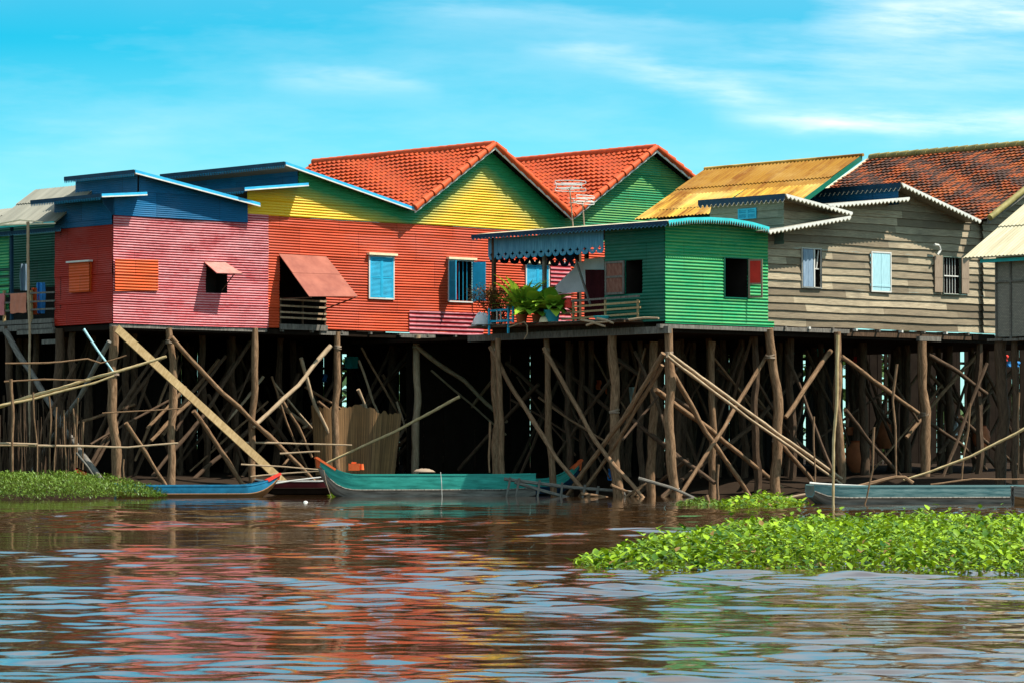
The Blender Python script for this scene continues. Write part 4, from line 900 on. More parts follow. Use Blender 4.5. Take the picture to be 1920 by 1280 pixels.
# ------------------------------------------------------------------ water and ground
SHX = [(-30, 97.5), (-12.5, 97.8), (-9, 100.5), (-5, 105.0), (0, 106.5), (4, 102.0), (8, 101.2), (11, 101.5), (16, 100.5), (30, 99)]
def shore(x):
    for (a, b), (c, d) in zip(SHX[:-1], SHX[1:]):
        if x <= c: return b + (d - b) * (x - a) / (c - a)
    return SHX[-1][1]
def gz(x, y):
    d = y - shore(x)
    return max(-1.2, min(.22 * d, .45 + .02 * d)) + .05 * math.sin(x * 2.1 + y) * math.sin(y * 1.7) + .03 * math.sin(x * 5.3) * math.sin(y * 4.1)
mb = MB(); xs = [-400, -120, -60] + [-30 + i * .5 for i in range(121)] + [60, 120, 400]; ys = [88 + i * .5 for i in range(70)] + [130, 150, 200, 400, 900, 2500]
g = [[Vector((x, y, gz(x, y) if -31 < x < 31 and y < 124 else (.9 if y > 100 else -1.2))) for y in ys] for x in xs]
mb.grid(g, None, 0, True); o = mb.build('ground', M['mud'], None, True); tag(o, 'dark muddy river bank under the stilt houses', 'ground', None, 'structure')

# water: a real ripple surface near the camera, calmer in the lee of the houses
D = [11.0]
while D[-1] < 125: D.append(D[-1] * 1.0032)
D = np.array(D); nx = 640; tx = np.linspace(-.34, .34, nx)
XX = tx[None, :] * (D[:, None] + 4); YY = np.repeat(D[:, None], nx, 1)
ZZ = np.zeros_like(XX)
spec = [(lam, n, s) for lam, n, s in ((3.2, 7, .008), (1.7, 10, .012), (.95, 12, .019), (.55, 14, .026), (.34, 16, .031), (.22, 16, .027))]
warp = .35 * np.sin(XX * .7 + YY * .31) + .3 * np.sin(XX * .33 - YY * .52 + 1.7)
for lam, n, s in spec:
    for i in range(n):
        l = lam * rng.uniform(.75, 1.3); th = rng.normal(0, .7); kx, ky = math.sin(th) * 6.283 / l, math.cos(th) * 6.283 / l
        a = s * WAVE / math.sqrt(n / 2) * l / 6.283
        fade = np.clip((l / (D[:, None] * .0032) - 2.0) / 3.0, 0, 1)
        ZZ += a * fade * np.sin(kx * XX + ky * YY + rng.uniform(0, 6.28) + warp * rng.uniform(-1, 1))
gust = .72 + .55 * np.sin(XX * .21 + YY * .11 + .6) * np.sin(YY * .16 - XX * .07) + .28 * np.sin(XX * .5 - YY * .37) + .25 * np.sin(XX * 1.3 + YY * .9) * np.sin(YY * .7 - XX * .4)
calm = np.clip((86 - YY) / 18, .16, 1) 
ZZ *= np.clip(gust, .14, 1.7) * calm * (1 + .8 * np.clip((YY - 36) / 24, 0, 1))
me = bpy.data.meshes.new('water'); nv = XX.size; me.vertices.add(nv)
me.vertices.foreach_set('co', np.stack([XX, YY, ZZ], -1).astype(np.float32).ravel())
r_, c_ = XX.shape; idx = np.arange(nv).reshape(r_, c_)
q = np.stack([idx[:-1, :-1], idx[:-1, 1:], idx[1:, 1:], idx[1:, :-1]], -1).reshape(-1, 4)
me.loops.add(q.size); me.polygons.add(len(q)); me.loops.foreach_set('vertex_index', q.ravel().astype(np.int32))
me.polygons.foreach_set('loop_start', (np.arange(len(q)) * 4).astype(np.int32)); me.polygons.foreach_set('use_smooth', np.ones(len(q), dtype=bool))
me.update(calc_edges=True); me.validate()
t = NT('river_water'); v = t.coord('Object', (1, 1, 1)); n1 = t.noise(t.coord('Object', (.5, 1, 1)), 4.5, 5, .62)
p = t.n('BsdfPrincipled'); p.inputs['Base Color'].default_value = (.064, .031, .011, 1); p.inputs['Roughness'].default_value = .0; p.inputs['IOR'].default_value = 1.333
b = t.n('Bump', Height=n1, Strength=.3, Distance=.005); t.t.links.new(b.outputs[0], p.inputs['Normal']); t.t.links.new(p.outputs[0], t.out.inputs[0])
me.materials.append(t.m); o = bpy.data.objects.new('water', me); col.objects.link(o); tag(o, 'brown rippling river water mirroring the houses and sky', 'water', None, 'structure')
mb = MB(); f = [Vector((x, y, -.14)) for x, y in ((-400, -60), (400, -60), (400, 112), (-400, 112))]; mb.face(f); o = mb.build('river', t.m); tag(o, 'broad brown river around the rippled stretch', 'water', None, 'structure')

# ------------------------------------------------------------------ leaves
def leaves(name, mat, pos, nrm_tilt, size, aspect, tint, bend=.25, parent=None, az=None):
    # one mesh of many small folded leaves: pos (n,3), size (n,)
    n = len(pos); az = rng.uniform(0, 6.283, n) if az is None else az; el = nrm_tilt
    d = np.stack([np.cos(az) * np.cos(el), np.sin(az) * np.cos(el), np.sin(el)], -1)
    sd = np.stack([-np.sin(az), np.cos(az), np.zeros(n)], -1); up = np.cross(d, sd) * -1
    up = np.where(up[:, 2:3] < 0, -up, up)
    L = size[:, None]; Wd = L * aspect
    p = pos
    v = np.stack([p, p + d * L * .35 + sd * Wd * .5 + up * L * .06, p + d * L * .4 - up * L * .04, p + d * L * .35 - sd * Wd * .5 + up * L * .06,
                  p + d * L * .75 + sd * Wd * .3 - up * L * bend * .3, p + d * L * .75 - up * L * bend * .5, p + d * L * .75 - sd * Wd * .3 - up * L * bend * .3, p + d * L - up * L * bend], 1).reshape(-1, 3)
    base = (np.arange(n) * 8)[:, None]
    fq = np.concatenate([base + np.array([[1, 4, 5, 2]]), base + np.array([[2, 5, 6, 3]])]); ft = np.concatenate([base + np.array([[0, 1, 2]]), base + np.array([[0, 2, 3]]), base + np.array([[4, 7, 5]]), base + np.array([[5, 7, 6]])])
    org = Vector((0, 0, 0)); own = Vector((0, 0, 0)); q_ = parent
    while q_ is not None:
        if q_.name in ORG: org = ORG[q_.name]
        q_ = q_.parent
    if parent is None:
        own = Vector((float(v[:, 0].mean()), float(v[:, 1].mean()), float(v[:, 2].min()))); org = own
    me = bpy.data.meshes.new(name); me.from_pydata((v - np.array(org)).tolist(), [], fq.tolist() + ft.tolist())
    at = me.attributes.new('paint', 'FLOAT', 'POINT'); at.data.foreach_set('value', np.repeat(tint, 8).astype(np.float32))
    me.polygons.foreach_set('use_smooth', np.ones(len(me.polygons), dtype=bool)); me.materials.append(M[mat]); me.update()
    o = bpy.data.objects.new(name, me); col.objects.link(o)
    if parent is not None: o.parent = parent
    else: o.location = own
    return o
def inside(x, y, poly):
    c = np.zeros(len(x), dtype=bool); n = len(poly)
    for i in range(n):
        (x1, y1), (x2, y2) = poly[i], poly[(i + 1) % n]
        if y1 == y2: continue
        c ^= ((y1 > y) != (y2 > y)) & (x < (x2 - x1) * (y - y1) / (y2 - y1) + x1)
    return c
def carpet(name, mat, poly, count, h, size, label, cat, edge=.6, tilt=(.1, .9), asp=.55, stems=0, tall=0, lump=.35):
    px_, py_ = [p[0] for p in poly], [p[1] for p in poly]
    x = rng.uniform(min(px_), max(px_), count * 4); y = rng.uniform(min(py_), max(py_), count * 4); k = inside(x, y, poly); x, y = x[k][:count], y[k][:count]; n = len(x)
    # distance to the border, so that the raft thins and sinks to its rim
    dm = np.full(n, 9.0)
    for i in range(len(poly)):
        a = np.array(poly[i]); b = np.array(poly[(i + 1) % len(poly)]); ab = b - a; tt = np.clip(((x - a[0]) * ab[0] + (y - a[1]) * ab[1]) / (ab @ ab), 0, 1)
        dm = np.minimum(dm, np.hypot(x - a[0] - tt * ab[0], y - a[1] - tt * ab[1]))
    lum = 1 + lump * np.sin(x * 2.3 + 1) * np.sin(y * 1.3) + lump * .6 * np.sin(x * 5.1 + y * 2.2) * np.sin(y * 3.7 + .5)
    H = h * np.clip(.14 + .86 * dm / edge, 0, 1) * lum
    z = H * (1 - rng.random(n) ** 1.4 * .93); z = np.where(rng.random(n) < tall, H * rng.uniform(1.05, 1.5, n), z)
    sz = size * rng.uniform(.4, 1.55, n); pos = np.stack([x, y, z], -1)
    tint = np.clip(rng.beta(.9, 1.2, n) + .3 * (lum - 1), 0, 1); tint = np.where(rng.random(n) < .02, -1.0, tint)
    o = leaves(name, mat, pos, rng.uniform(*tilt, n), sz, asp * rng.uniform(.8, 1.2, n)[:, None], tint)
    tag(o, label, cat, None, 'stuff')
    if stems:
        me = o.data; k = rng.choice(n, stems); base = np.array(o.location); w_ = size * .07
        v0 = len(me.vertices); sv = []; sf = []
        for i, j in enumerate(k):
            p = pos[j] - base; a_ = rng.uniform(0, 6.28); lx, ly = math.cos(a_) * .12 * z[j], math.sin(a_) * .12 * z[j]; b0 = v0 + len(sv)
            bz = -base[2] - .03
            sv += [(p[0] + lx - w_, p[1] + ly, bz), (p[0] + lx + w_, p[1] + ly, bz), (p[0] + w_ * .7, p[1], p[2]), (p[0] - w_ * .7, p[1], p[2]), (p[0] + lx, p[1] + ly - w_, bz), (p[0] + lx, p[1] + ly + w_, bz), (p[0], p[1] + w_ * .7, p[2]), (p[0], p[1] - w_ * .7, p[2])]
            sf += [(b0, b0 + 1, b0 + 2, b0 + 3), (b0 + 4, b0 + 5, b0 + 6, b0 + 7)]
        import bmesh
        m2 = bpy.data.meshes.new('stems'); m2.from_pydata([tuple(q) for q in sv], [], [tuple(i - v0 for i in f) for f in sf]); at = m2.attributes.new('paint', 'FLOAT', 'POINT'); at.data.foreach_set('value', np.full(len(sv), .75, dtype=np.float32))
        bm = bmesh.new(); bm.from_mesh(me); bm.from_mesh(m2); bm.to_mesh(me); bm.free(); bpy.data.meshes.remove(m2)
    return o
def wpoly(pts): return [(Wt(x, y).x, Wt(x, y).y) for x, y in pts]
carpet('floating_plants', 'hyacinth', wpoly([(1072, 1058), (1110, 1066), (1200, 1070), (1400, 1071), (1560, 1073), (1920, 1078), (2250, 1085), (2250, 995), (1920, 995), (1560, 997), (1440, 1000), (1360, 1005), (1280, 1012), (1200, 1026), (1130, 1044)]), 29000, .225, .092, 'broad raft of bright green leafy water plants floating in the right foreground', 'water plants', .9, (-.1, .95), .52, 2200, .03, .36)
carpet('floating_plants', 'hyacinth', wpoly([(1342, 948), (1365, 953), (1440, 954), (1500, 950), (1516, 943), (1470, 938), (1380, 938)]), 900, .2, .14, 'small green patch of water plants at the foot of the stilts', 'water plants', .8, (0, .9), .5)
carpet('floating_plants', 'bankleaf', wpoly([(1262, 945), (1345, 950), (1360, 941), (1290, 938)]), 300, .1, .12, 'thin dull patch of weed beside the floating stump', 'water plants', .8, (0, .8), .4)
carpet('floating_plants', 'hyacinth', [(-5.35, 100.2), (-4.2, 100.2), (-4.1, 101.6), (-5.2, 101.6)], 260, .12, .11, 'little tuft of weed at the foot of the teal prow', 'water plants', .5, (.2, 1.2), .3)
# weeds on the left bank
n = 26000; x = rng.uniform(-19, -9.6, n); y = rng.uniform(88.5, 99.6, n)
fx = np.clip((-9.7 - x) / 2.2, 0, 1); fy = np.clip((y - 88.5 - .35 * np.sin(x * 1.3)) / 2.2, 0, 1); fb = np.clip((99.6 - y) / 1.0, 0, 1)
H = .62 * np.minimum(np.sqrt(fx), np.sqrt(fy)) * (.5 + .5 * fb) * (1 + .16 * np.sin(x * 2.7) * np.sin(y * 1.1 + x) + .1 * np.sin(x * 6.1 + y * 3))
k = (H > .03) & (x < -9.7 - np.clip((94.0 - y) * .18, 0, 2)); x, y, H = x[k], y[k], H[k]; n = len(x)
z = H * (1 - rng.random(n) ** 2 * .85)
o = leaves('bank_weeds', 'bankleaf', np.stack([x, y, z], -1), rng.uniform(.0, 1.2, n), .095 * rng.uniform(.5, 1.3, n), .36 * rng.uniform(.7, 1.3, n)[:, None], np.clip(rng.beta(2, 2, n) * .75 + .3 * (H / .62 - .6), 0, 1))
tag(o, 'mound of fine green weeds covering the bank at the left', 'weeds', None, 'stuff')

# ------------------------------------------------------------------ boats
def boat(loc, rot, L, beam, hgt, bow, stern, upper, lower, label, split=.55, rake=.25, tip=None, inner='hullgrey', thw=4, bowl=.22, group=None, taper=(.16, .5), draft=.12, gun=None, square=.25):
    # bow at +x local; lofted shell of two strakes with an inner skin
    root = thing('wooden_boat', loc, label, 'boat', group); cs, sn = math.cos(rot), math.sin(rot)
    N = 28; outer = []; 
    def loc2(p): return Vector(loc) + Vector((p[0] * cs - p[1] * sn, p[0] * sn + p[1] * cs, p[2]))
    def sect(t):
        # t 0 stern .. 1 bow
        fb = max(0, (t - (1 - bowl)) / bowl); fs = max(0, (.22 - t) / .22)
        w = beam / 2 * (1 - (1 - square) * fb ** 1.8) * (1 - (1 - taper[1]) * fs ** 1.8)
        zg = hgt + bow * fb ** 2 + stern * fs ** 2; zb = -draft + (hgt + bow * .75 + draft) * max(0, fb) ** 3 * rake * 2 + .1 * fs ** 2
        xx = (t - .5) * L
        return xx, w, zg, zb
    def ring(t, ins):
        xx, w, zg, zb = sect(t); w -= ins; zb2 = zb + ins; zm = zb + (zg - zb) * split
        return [(xx, w, zg), (xx, w * .99, zm), (xx, w * .86, zb2 + .05), (xx, w * .55, zb2), (xx, -w * .55, zb2), (xx, -w * .86, zb2 + .05), (xx, -w * .99, zm), (xx, -w, zg)]
    ts = [i / N for i in range(N + 1)]
    O = [[loc2(p) for p in ring(t, 0)] for t in ts]; I = [[loc2(p) for p in ring(t, .035)] for t in ts]
    mb = MB(); acc = [[( (i / N) * L, [0, .3, .5, .6, .9, 1, 1.2, 1.5][j]) for j in range(8)] for i in range(N + 1)]
    for j in range(7):
        mi = 0 if j in (0, 6) else 1
        mb.grid([[r[j], r[j + 1]] for r in O], [[r[j], r[j + 1]] for r in acc], mi, True); mb.grid([[r[j], r[j + 1]] for r in I], [[r[j], r[j + 1]] for r in acc], 2)
    for e, fl in ((0, True), (-1, False)):
        mb.face(O[e] if fl else O[e][::-1], None, 0); mb.face(I[e] if not fl else I[e][::-1], None, 2)
    hull = mb.build('hull', [M[upper], M[lower], M[inner]], root, True)
    for sgn in (0, 7):
        mb = MB()
        for i in range(N):
            a_, b_ = O[i][sgn], O[i + 1][sgn]; s_ = 1 if sgn == 0 else -1
            ia, ib = I[i][sgn], I[i + 1][sgn]; u = Z * .02
            oa = a_ + (a_ - ia).normalized() * .012; ob = b_ + (b_ - ib).normalized() * .012; ia2 = ia - (a_ - ia).normalized() * .01; ib2 = ib - (b_ - ib).normalized() * .01
            f = [oa + u, ob + u, ib2 + u, ia2 + u]; mb.face(f if s_ < 0 else f[::-1]); mb.face([oa - u, ob - u, ob + u, oa + u]); mb.face([ia2 - u, ib2 - u, ib2 + u, ia2 + u])
        mb.build('gunwale', M[gun or upper], root)
    for sg in (1, -1):
        mb = MB(); pr = [ring(t_, -.012)[1 if sg > 0 else 6] for t_ in ts]; mb.tube([loc2(p) for p in pr], .02, 5); mb.build('rub_rail', M[lower], root, True)
    for i in range(thw):
        t = .2 + .55 * i / max(1, thw - 1); xx, w, zg, zb = sect(t); mb = MB()
        c = [loc2((xx - .09, -w + .04, zg - .09)), loc2((xx + .09, -w + .04, zg - .09)), loc2((xx + .09, w - .04, zg - .09)), loc2((xx - .09, w - .04, zg - .09))]; slab(mb, *c, .03); mb.build('thwart', M[inner], root)
    for i in range(9):
        t = .1 + .75 * i / 8; xx, w, zg, zb = sect(t); mb = MB(); pr = [loc2((xx, y_ * .96, z_ )) for _, y_, z_ in [ring(t, .04)[j] for j in range(8)]]
        mb.tube([p for p in pr], .018, 5); mb.build('rib', M[inner], root, True)
    if tip:
        xx, w, zg, zb = sect(1.0); mb = MB(); x0 = xx - .02
        c = [(x0, -w - .015, zb + (zg - zb) * .15), (x0, w + .015, zb + (zg - zb) * .15), (x0, w + .015, zg + .05), (x0, -w - .015, zg + .05)]
        d_ = [(x0 + .06, -w - .015, zb + (zg - zb) * .2), (x0 + .06, w + .015, zb + (zg - zb) * .2), (x0 + .1, w + .015, zg + .1), (x0 + .1, -w - .015, zg + .1)]
        c = [loc2(p) for p in c]; d_ = [loc2(p) for p in d_]; mb.face(c); mb.face(d_[::-1])
        for i in range(4): mb.face([c[i], d_[i], d_[(i + 1) % 4], c[(i + 1) % 4]])
        # coloured cap running back along the top of the stem
        xx2, w2, zg2, _ = sect(.93); e_ = [loc2((x0 + .1, -w - .015, zg + .1)), loc2((x0 + .1, w + .015, zg + .1)), loc2((xx2, w2 + .015, zg2 + .03)), loc2((xx2, -w2 - .015, zg2 + .03))]; slab(mb, *e_, .06)
        mb.build('prow_tip', M[tip], root)
    return root
tb = Wt(800, 928, 0)
boat((P(800, 928, 99.9).x, 99.9, 0), math.pi + .22, 6.3, 1.1, .62, .42, .02, 'teal', 'hullgrey', 'long teal wooden boat with raised orange red prow moored among the stilts', .42, .42, 'orangepaint', 'hullgrey', 4, .17, taper=(.16, .6))
boat((P(375, 930, 98.6).x - .1, 98.7, 0), .26, 4.65, .95, .32, .26, .05, 'hullblue', 'hullbrown', 'bright blue and brown wooden boat moored beside the weedy left bank', .45, .45, 'redpaint', 'hullgreen', 3, .24, square=.2)
boat((P(1795, 945, 84.5).x, 84.5, 0), math.pi + .26, 7.6, 1.2, .42, .03, 0, 'tealfaded', 'hullgrey', 'long weathered boat with faded teal strake behind the floating plants at right', .5, .25, None, 'hullgrey', 5, .1, taper=(.1, .9), square=.55)
boat((P(975, 920, 103.2).x, 103.3, .12), .22, 3.6, .85, .35, .5, .05, 'teal', 'navy', 'half hidden small boat with bright orange prow tip between the porch stilts', .5, .4, 'orangepaint', 'hullgreen', 2, .3)
boat((P(560, 915, 103.2).x, 103.2, .1), .1, 2.6, .8, .32, .1, .05, 'darkcloth', 'dark', 'dark boat with red and white side in shadow left of the teal prow', .5, .3, None, 'dark', 2, .3, gun='white')
boat((P(2010, 955, 80).x, 80, 0), .3, 3.0, 1.0, .40, .0, .04, 'hullgrey', 'hullbrown', 'dark low boat end cut off by the right edge of the photo', .5, .2, None, 'dark', 2, .2, taper=(.1, .2))
# ------------------------------------------------------------------ loose things
def new(): return [o for o in col.objects if o.type == 'MESH'][-1]
def stick(pl, pts, w, off, label, mat='pole', cat='pole', name='pole', group=None, wob=.6, bam=False):
    q = [pl.at(x, y, off) for x, y in pts]; r = w / 2 * q[0].y / F
    o = cane(None, q, r, mat, name, wob) if bam else pole(None, q, r, r * .7, mat, name, wob, 7)
    return tag(o, label, cat, group)
QW = lambda D: Plane(Vector((0, D, 0)), Vector((1, 0, 0)), Vector((0, -1, 0)))
q98 = QW(98.3)
stick(q98, [(-40, 774), (100, 730), (215, 698), (312, 668)], 7, .0, 'long pale bamboo pole rising across the two left stilts', 'bamboo', 'bamboo pole', 'bamboo_pole', bam=True)
stick(q98, [(-40, 768), (60, 748), (180, 716), (214, 704)], 5, .12, 'shorter pale bamboo pole tied along the sloping left pole', 'bamboo', 'bamboo pole', 'bamboo_pole', bam=True)
stick(q98, [(-40, 834), (100, 835), (240, 838), (334, 830)], 5, .1, 'long horizontal pale pole lashed low across the left stilts', 'polelight')
stick(q98, [(-40, 830), (30, 831), (70, 832)], 5, .2, 'short horizontal bamboo end above the left weeds', 'polelight')
stick(q98, [(10, 681), (100, 680), (165, 672), (190, 681), (237, 666)], 3.5, .1, 'dark wavy branch tied across at rail height on the left', 'pole')
stick(q98, [(8, 715), (80, 711), (160, 712)], 3.5, .1, 'second wavy branch just below the dark one on the left', 'pole')
stick(q98, [(192, 774), (260, 770), (340, 765)], 3, -.8, 'thin stick spanning between the two left stilts', 'pole')
stick(q98, [(20, 710), (23, 800), (24, 900)], 6, .3, 'thick short upright post in front of the brushwood on the left', 'pole')
for i, (x, y0, dx) in enumerate(((62, 735, 8), (106, 762, -6), (120, 768, 3), (137, 765, 3), (146, 745, -4), (92, 742, 2), (156, 790, -4), (232, 860, 2))):
    stick(q98, [(x, y0), (x + dx * .4 + 2, y0 + 70), (x + dx, 905)], 3.2, .2 - .08 * i, 'thin grey stick stuck upright in the bank among the left weeds', 'pole', 'stick', 'stick', 'upright sticks on the left bank', 1.2)
stick(q98, [(143, 848), (165, 872), (186, 905)], 4, .3, 'short slanting grey plank leaning down into the left weeds', 'beam', 'plank', 'plank')
stick(QW(99.6), [(157, 617), (182, 655), (212, 696)], 5, .0, 'pale blue pole slanting under the dark red side wall', 'paleblue', 'pole', 'pole', wob=.05)
stick(QW(104), [(862, 743), (740, 808), (612, 868)], 6, .0, 'tan bamboo pole sloping across the reed screen up to the right', 'bamboo', 'bamboo pole', 'bamboo_pole', bam=True)
for x0, y0, x1, y1, lab in ((452, 870, 600, 880, 'upper thin pale pole resting on the teal prow from the left'), (470, 893, 604, 882, 'thin bent rod below the upper pole by the teal prow'), (500, 908, 602, 894, 'white oar pole resting between the blue boat and the teal prow')):
    stick(QW(101.0), [(x0, y0), ((x0 + x1) / 2, (y0 + y1) / 2 - 1), (x1, y1)], 3.4, 0, lab, 'white' if 'white' in lab else 'polelight', 'pole', 'pole', wob=.3)
stick(QW(103.4), [(455, 829), (560, 831), (660, 834)], 4, 0, 'thin horizontal rail left of the reed screen, upper of two', 'polelight')
stick(QW(103.4), [(525, 850), (590, 846), (600, 846)], 4, 0, 'short thin horizontal rail left of the reed screen, lower of two', 'polelight')
stick(QW(73.0), [(1571, 628), (1567, 760), (1563, 900), (1563, 985)], 6.5, 0, 'tall yellow bamboo cane standing in the water before the grey house', 'bamboo', 'bamboo pole', 'bamboo_pole', wob=.5, bam=True)
stick(QW(97.0), [(1960, 780), (1900, 815), (1820, 855), (1740, 885), (1694, 899)], 6, 0, 'long curved pale bamboo leaning up off the right edge', 'bamboo', 'bamboo pole', 'bamboo_pole', wob=.2, bam=True)
for pts, w_, lab in (([(1682, 682), (1676, 755), (1680, 892)], 5, 'knotty grey upright stick before the barred window house'), ([(1639, 800), (1637, 880), (1618, 958)], 4.5, 'dark thin mooring stick standing beside the right boat'), ([(1819, 755), (1808, 850), (1803, 900)], 4.5, 'thin leaning grey stick near the curved bamboo'), ([(1911, 735), (1908, 820), (1910, 900)], 4, 'thin upright stick at the far right edge'), ([(1526, 780), (1528, 905)], 4, 'short grey upright stick left of the yellow bamboo cane'), ([(1347, 870), (1349, 958)], 4.5, 'thin pale stick standing in the small weed patch'), ([(919, 790), (918, 885)], 4.5, 'short upright peg standing in the teal boat'), ([(1324, 928), (1325, 945), (1325, 968)], 8, 'short thick stump poking out of the water before the plants')):
    stick(QW(82.0 if '1618' in str(pts) or '1325' in str(pts) else 97.5 if pts[0][0] != 919 else 100.0), pts, w_, 0, lab, 'pole', 'stick', 'stick', wob=.9)
stick(QW(86.0), [(1518, 905), (1560, 908), (1640, 911)], 4, 0, 'white peeled branch lying along the right boat', 'white', 'branch', 'branch')
stick(QW(86.5), [(1600, 915), (1660, 896), (1690, 892), (1712, 905)], 9, 0, 'thick brown gnarled branch heaped on the right boat', 'pole', 'branch', 'branch', wob=1.2)
stick(QW(86.5), [(1745, 908), (1820, 898), (1960, 897)], 4, 0, 'bundle of thin brown sticks laid along the right boat', 'pole', 'branch', 'branch', wob=1.2)
stick(QW(90.0), [(1468, 936), (1510, 926)], 6, 0, 'short tan log end floating by the small plant patch', 'polelight', 'log', 'log')
stick(QW(98.0), [(1197, 896), (1260, 914), (1318, 940)], 7, 0, 'grey plank sloping into the water near the stump', 'beam', 'plank', 'plank', wob=.2)
stick(QW(98.0), [(1232, 942), (1262, 915)], 6, 0, 'short grey prop under the sloping grey plank', 'pole', 'stick', 'stick')
# broken ladder lying along the water's edge
ro = thing('ladder', P(1060, 930, 99.5) * 1, 'broken grey wooden ladder lying in the water below the porch', 'ladder'); ql = QW(99.5)
for pts in ([(945, 897), (1060, 912), (1185, 922)], [(965, 903), (1020, 920), (1075, 935)]): pole(ro, [ql.at(x, y) for x, y in pts], .05, .045, 'beam', 'rail', .3, 6)
for x, dx in ((955, -6), (972, -5), (1010, -4), (1052, -3), (1095, -6), (1120, -8), (1165, 14)):
    y = 899 + (x - 945) * .1; pole(ro, [ql.at(x + 2, y - 6, .04), ql.at(x + dx, y + 32, .04)], .04, .035, 'beam', 'rung', .3, 6)
for i, pts in enumerate(([(1145, 908), (1200, 930)], [(1160, 938), (1212, 905)], [(1180, 935), (1205, 910)], [(1090, 925), (1140, 932)])):
    stick(QW(98.8), pts, 6, 0, 'broken stick tangled at the right end of the ladder', 'pole', 'stick', 'stick', 'driftwood at the ladder end')
# reed screen
q = QW(106.2); g = []; uvg = []
for i in range(41):
    f = i / 40; xt = 583 + 170 * f; xb = 592 + 148 * f
    yt = 758 + 4 * math.sin(f * 9) + 14 * f; c = []; uc = []
    for j in range(9):
        h = j / 8; pt = q.at(xt + (xb - xt) * h, yt + (890 - yt) * h + (random.uniform(-4, 4) if j == 0 else 0), .12 * math.sin(f * 11) + .1 * math.sin(f * 4)); c.append(pt); uc.append((f * 3.0, h * 2))
    g.append(c); uvg.append(uc)
mb = MB(); mb.grid(g, uvg); mb.grid([[p + Vector((0, .03, 0)) for p in c] for c in g], uvg, 0, True)
tag(mb.build('reed_screen', M['reed'], None, True), 'brown reed mat screen standing upright behind the teal boat', 'screen')
# brushwood fence, far left
mb = MB(); rd = random.Random(6)
for i in range(130):
    x = rd.uniform(-60, 150); y0 = rd.uniform(735, 800); q = QW(rd.uniform(100.2, 101.5)); a_, b_ = q.at(x + rd.uniform(-8, 8), y0), q.at(x, 900)
    p, r = crooked([a_, b_], .012, .022, 1.5, 6, i); mb.tube(p, r, 5)
tag(mb.build('brushwood_fence', M['poledark'], None, True), 'dark brushwood fence of thin sticks under the left verandah', 'fence')
# junk under the houses
def lathe(parent, c, prof, mat, name, seg=20):
    mb = MB(); g = [[c + Vector((r * math.cos(k / seg * 6.2832), r * math.sin(k / seg * 6.2832), z)) for k in range(seg + 1)] for r, z in prof]; mb.grid(g, None, 0, True); return mb.build(name, M[mat], parent, True)
jar = [(.0, .0), (.22, .0), (.36, .22), (.42, .5), (.38, .78), (.26, .95), (.24, 1.0), (.28, 1.04), (.25, 1.04), (.2, .95), (.2, .8)]
for x, y, D_, s, lab in ((1610, 885, 108, .95, 'large orange clay jar between the bamboo cane and the dark stilts'), (1659, 840, 112, .85, 'smaller orange clay jar raised behind the knotty grey stick'), (1840, 840, 111, .7, 'low red clay jar deep under the hut at right')):
    c = P(x, y, D_); o = lathe(None, c, [(r * s, z * s) for r, z in jar], 'clay', 'water_jar'); tag(o, lab, 'jar')
def rag(x0, y0, x1, y1, D_, m, lab, cat='cloth', name='hanging_cloth'):
    q = QW(D_); g = [[q.at(x0 + (x1 - x0) * (j / 6) + 1.5 * math.sin(i * 1.1 + j), y0 + (y1 - y0) * i / 6, .05 * math.sin(j * 1.7)) for j in range(7)] for i in range(7)]
    mb = MB(); mb.grid(g); mb.grid([[p + Vector((0, .015, 0)) for p in r] for r in g], None, 0, True); return tag(mb.build(name, M[m], None, True), lab, cat)
rag(1118, 712, 1127, 730, 112, 'orangepaint', 'small orange cloth hanging left of the bigger orange cloth under the porch'); rag(1136, 712, 1147, 738, 112, 'orangepaint', 'bigger orange cloth hanging behind the thick porch stilt'); rag(1140, 744, 1147, 755, 112.2, 'orangepaint', 'scrap of orange cloth below the bigger orange cloth')
rag(1140, 878, 1149, 900, 104, 'bluecloth', 'blue plastic sheet hanging low beside the thick porch stilt'); rag(1168, 725, 1190, 760, 113, 'tarp', 'pale grey sacking under the porch right of the orange cloth'); rag(1010, 716, 1028, 735, 112, 'cloth_orange', 'faded coral cloth under the porch behind a thin stilt')
rag(645, 668, 672, 690, 113, 'turq', 'turquoise cloth hanging in the dark above the reed screen'); rag(1478, 655, 1488, 677, 112, 'turq', 'turquoise rag under the green house, left of two'); rag(1530, 653, 1545, 668, 112, 'turq', 'turquoise rag under the green house, right of two')
rag(1600, 668, 1608, 680, 110, 'redpaint', 'red rag hanging near the top of the slanting brace'); rag(1888, 677, 1912, 687, 103.5, 'bluecloth', 'blue plastic hanging under the woven hut'); rag(1878, 665, 1890, 676, 104, 'redpaint', 'red cloth hanging under the woven hut above the blue plastic')
rag(605, 700, 614, 716, 112, 'bluecloth', 'small light blue cloth hanging in the dark left of the turquoise cloth'); rag(840, 820, 852, 832, 110, 'cloth_pink', 'small pink cloth deep behind the sloping braces')
rag(1585, 800, 1612, 815, 111, 'clay', 'orange sheet behind the clay jar'); rag(1780, 780, 1796, 815, 113, 'tarp', 'white slatted board deep under the barred window')
stick(QW(99.0), [(826, 884), (828, 905), (829, 934)], 1.3, 0, 'pale rope hanging over the side of the teal boat', 'white', 'rope', 'rope', wob=.3)
stick(QW(98.2), [(607, 880), (612, 905), (621, 931)], 1.5, 0, 'thin mooring line dropping from the teal prow', 'bareshutter', 'rope', 'rope', wob=.3)
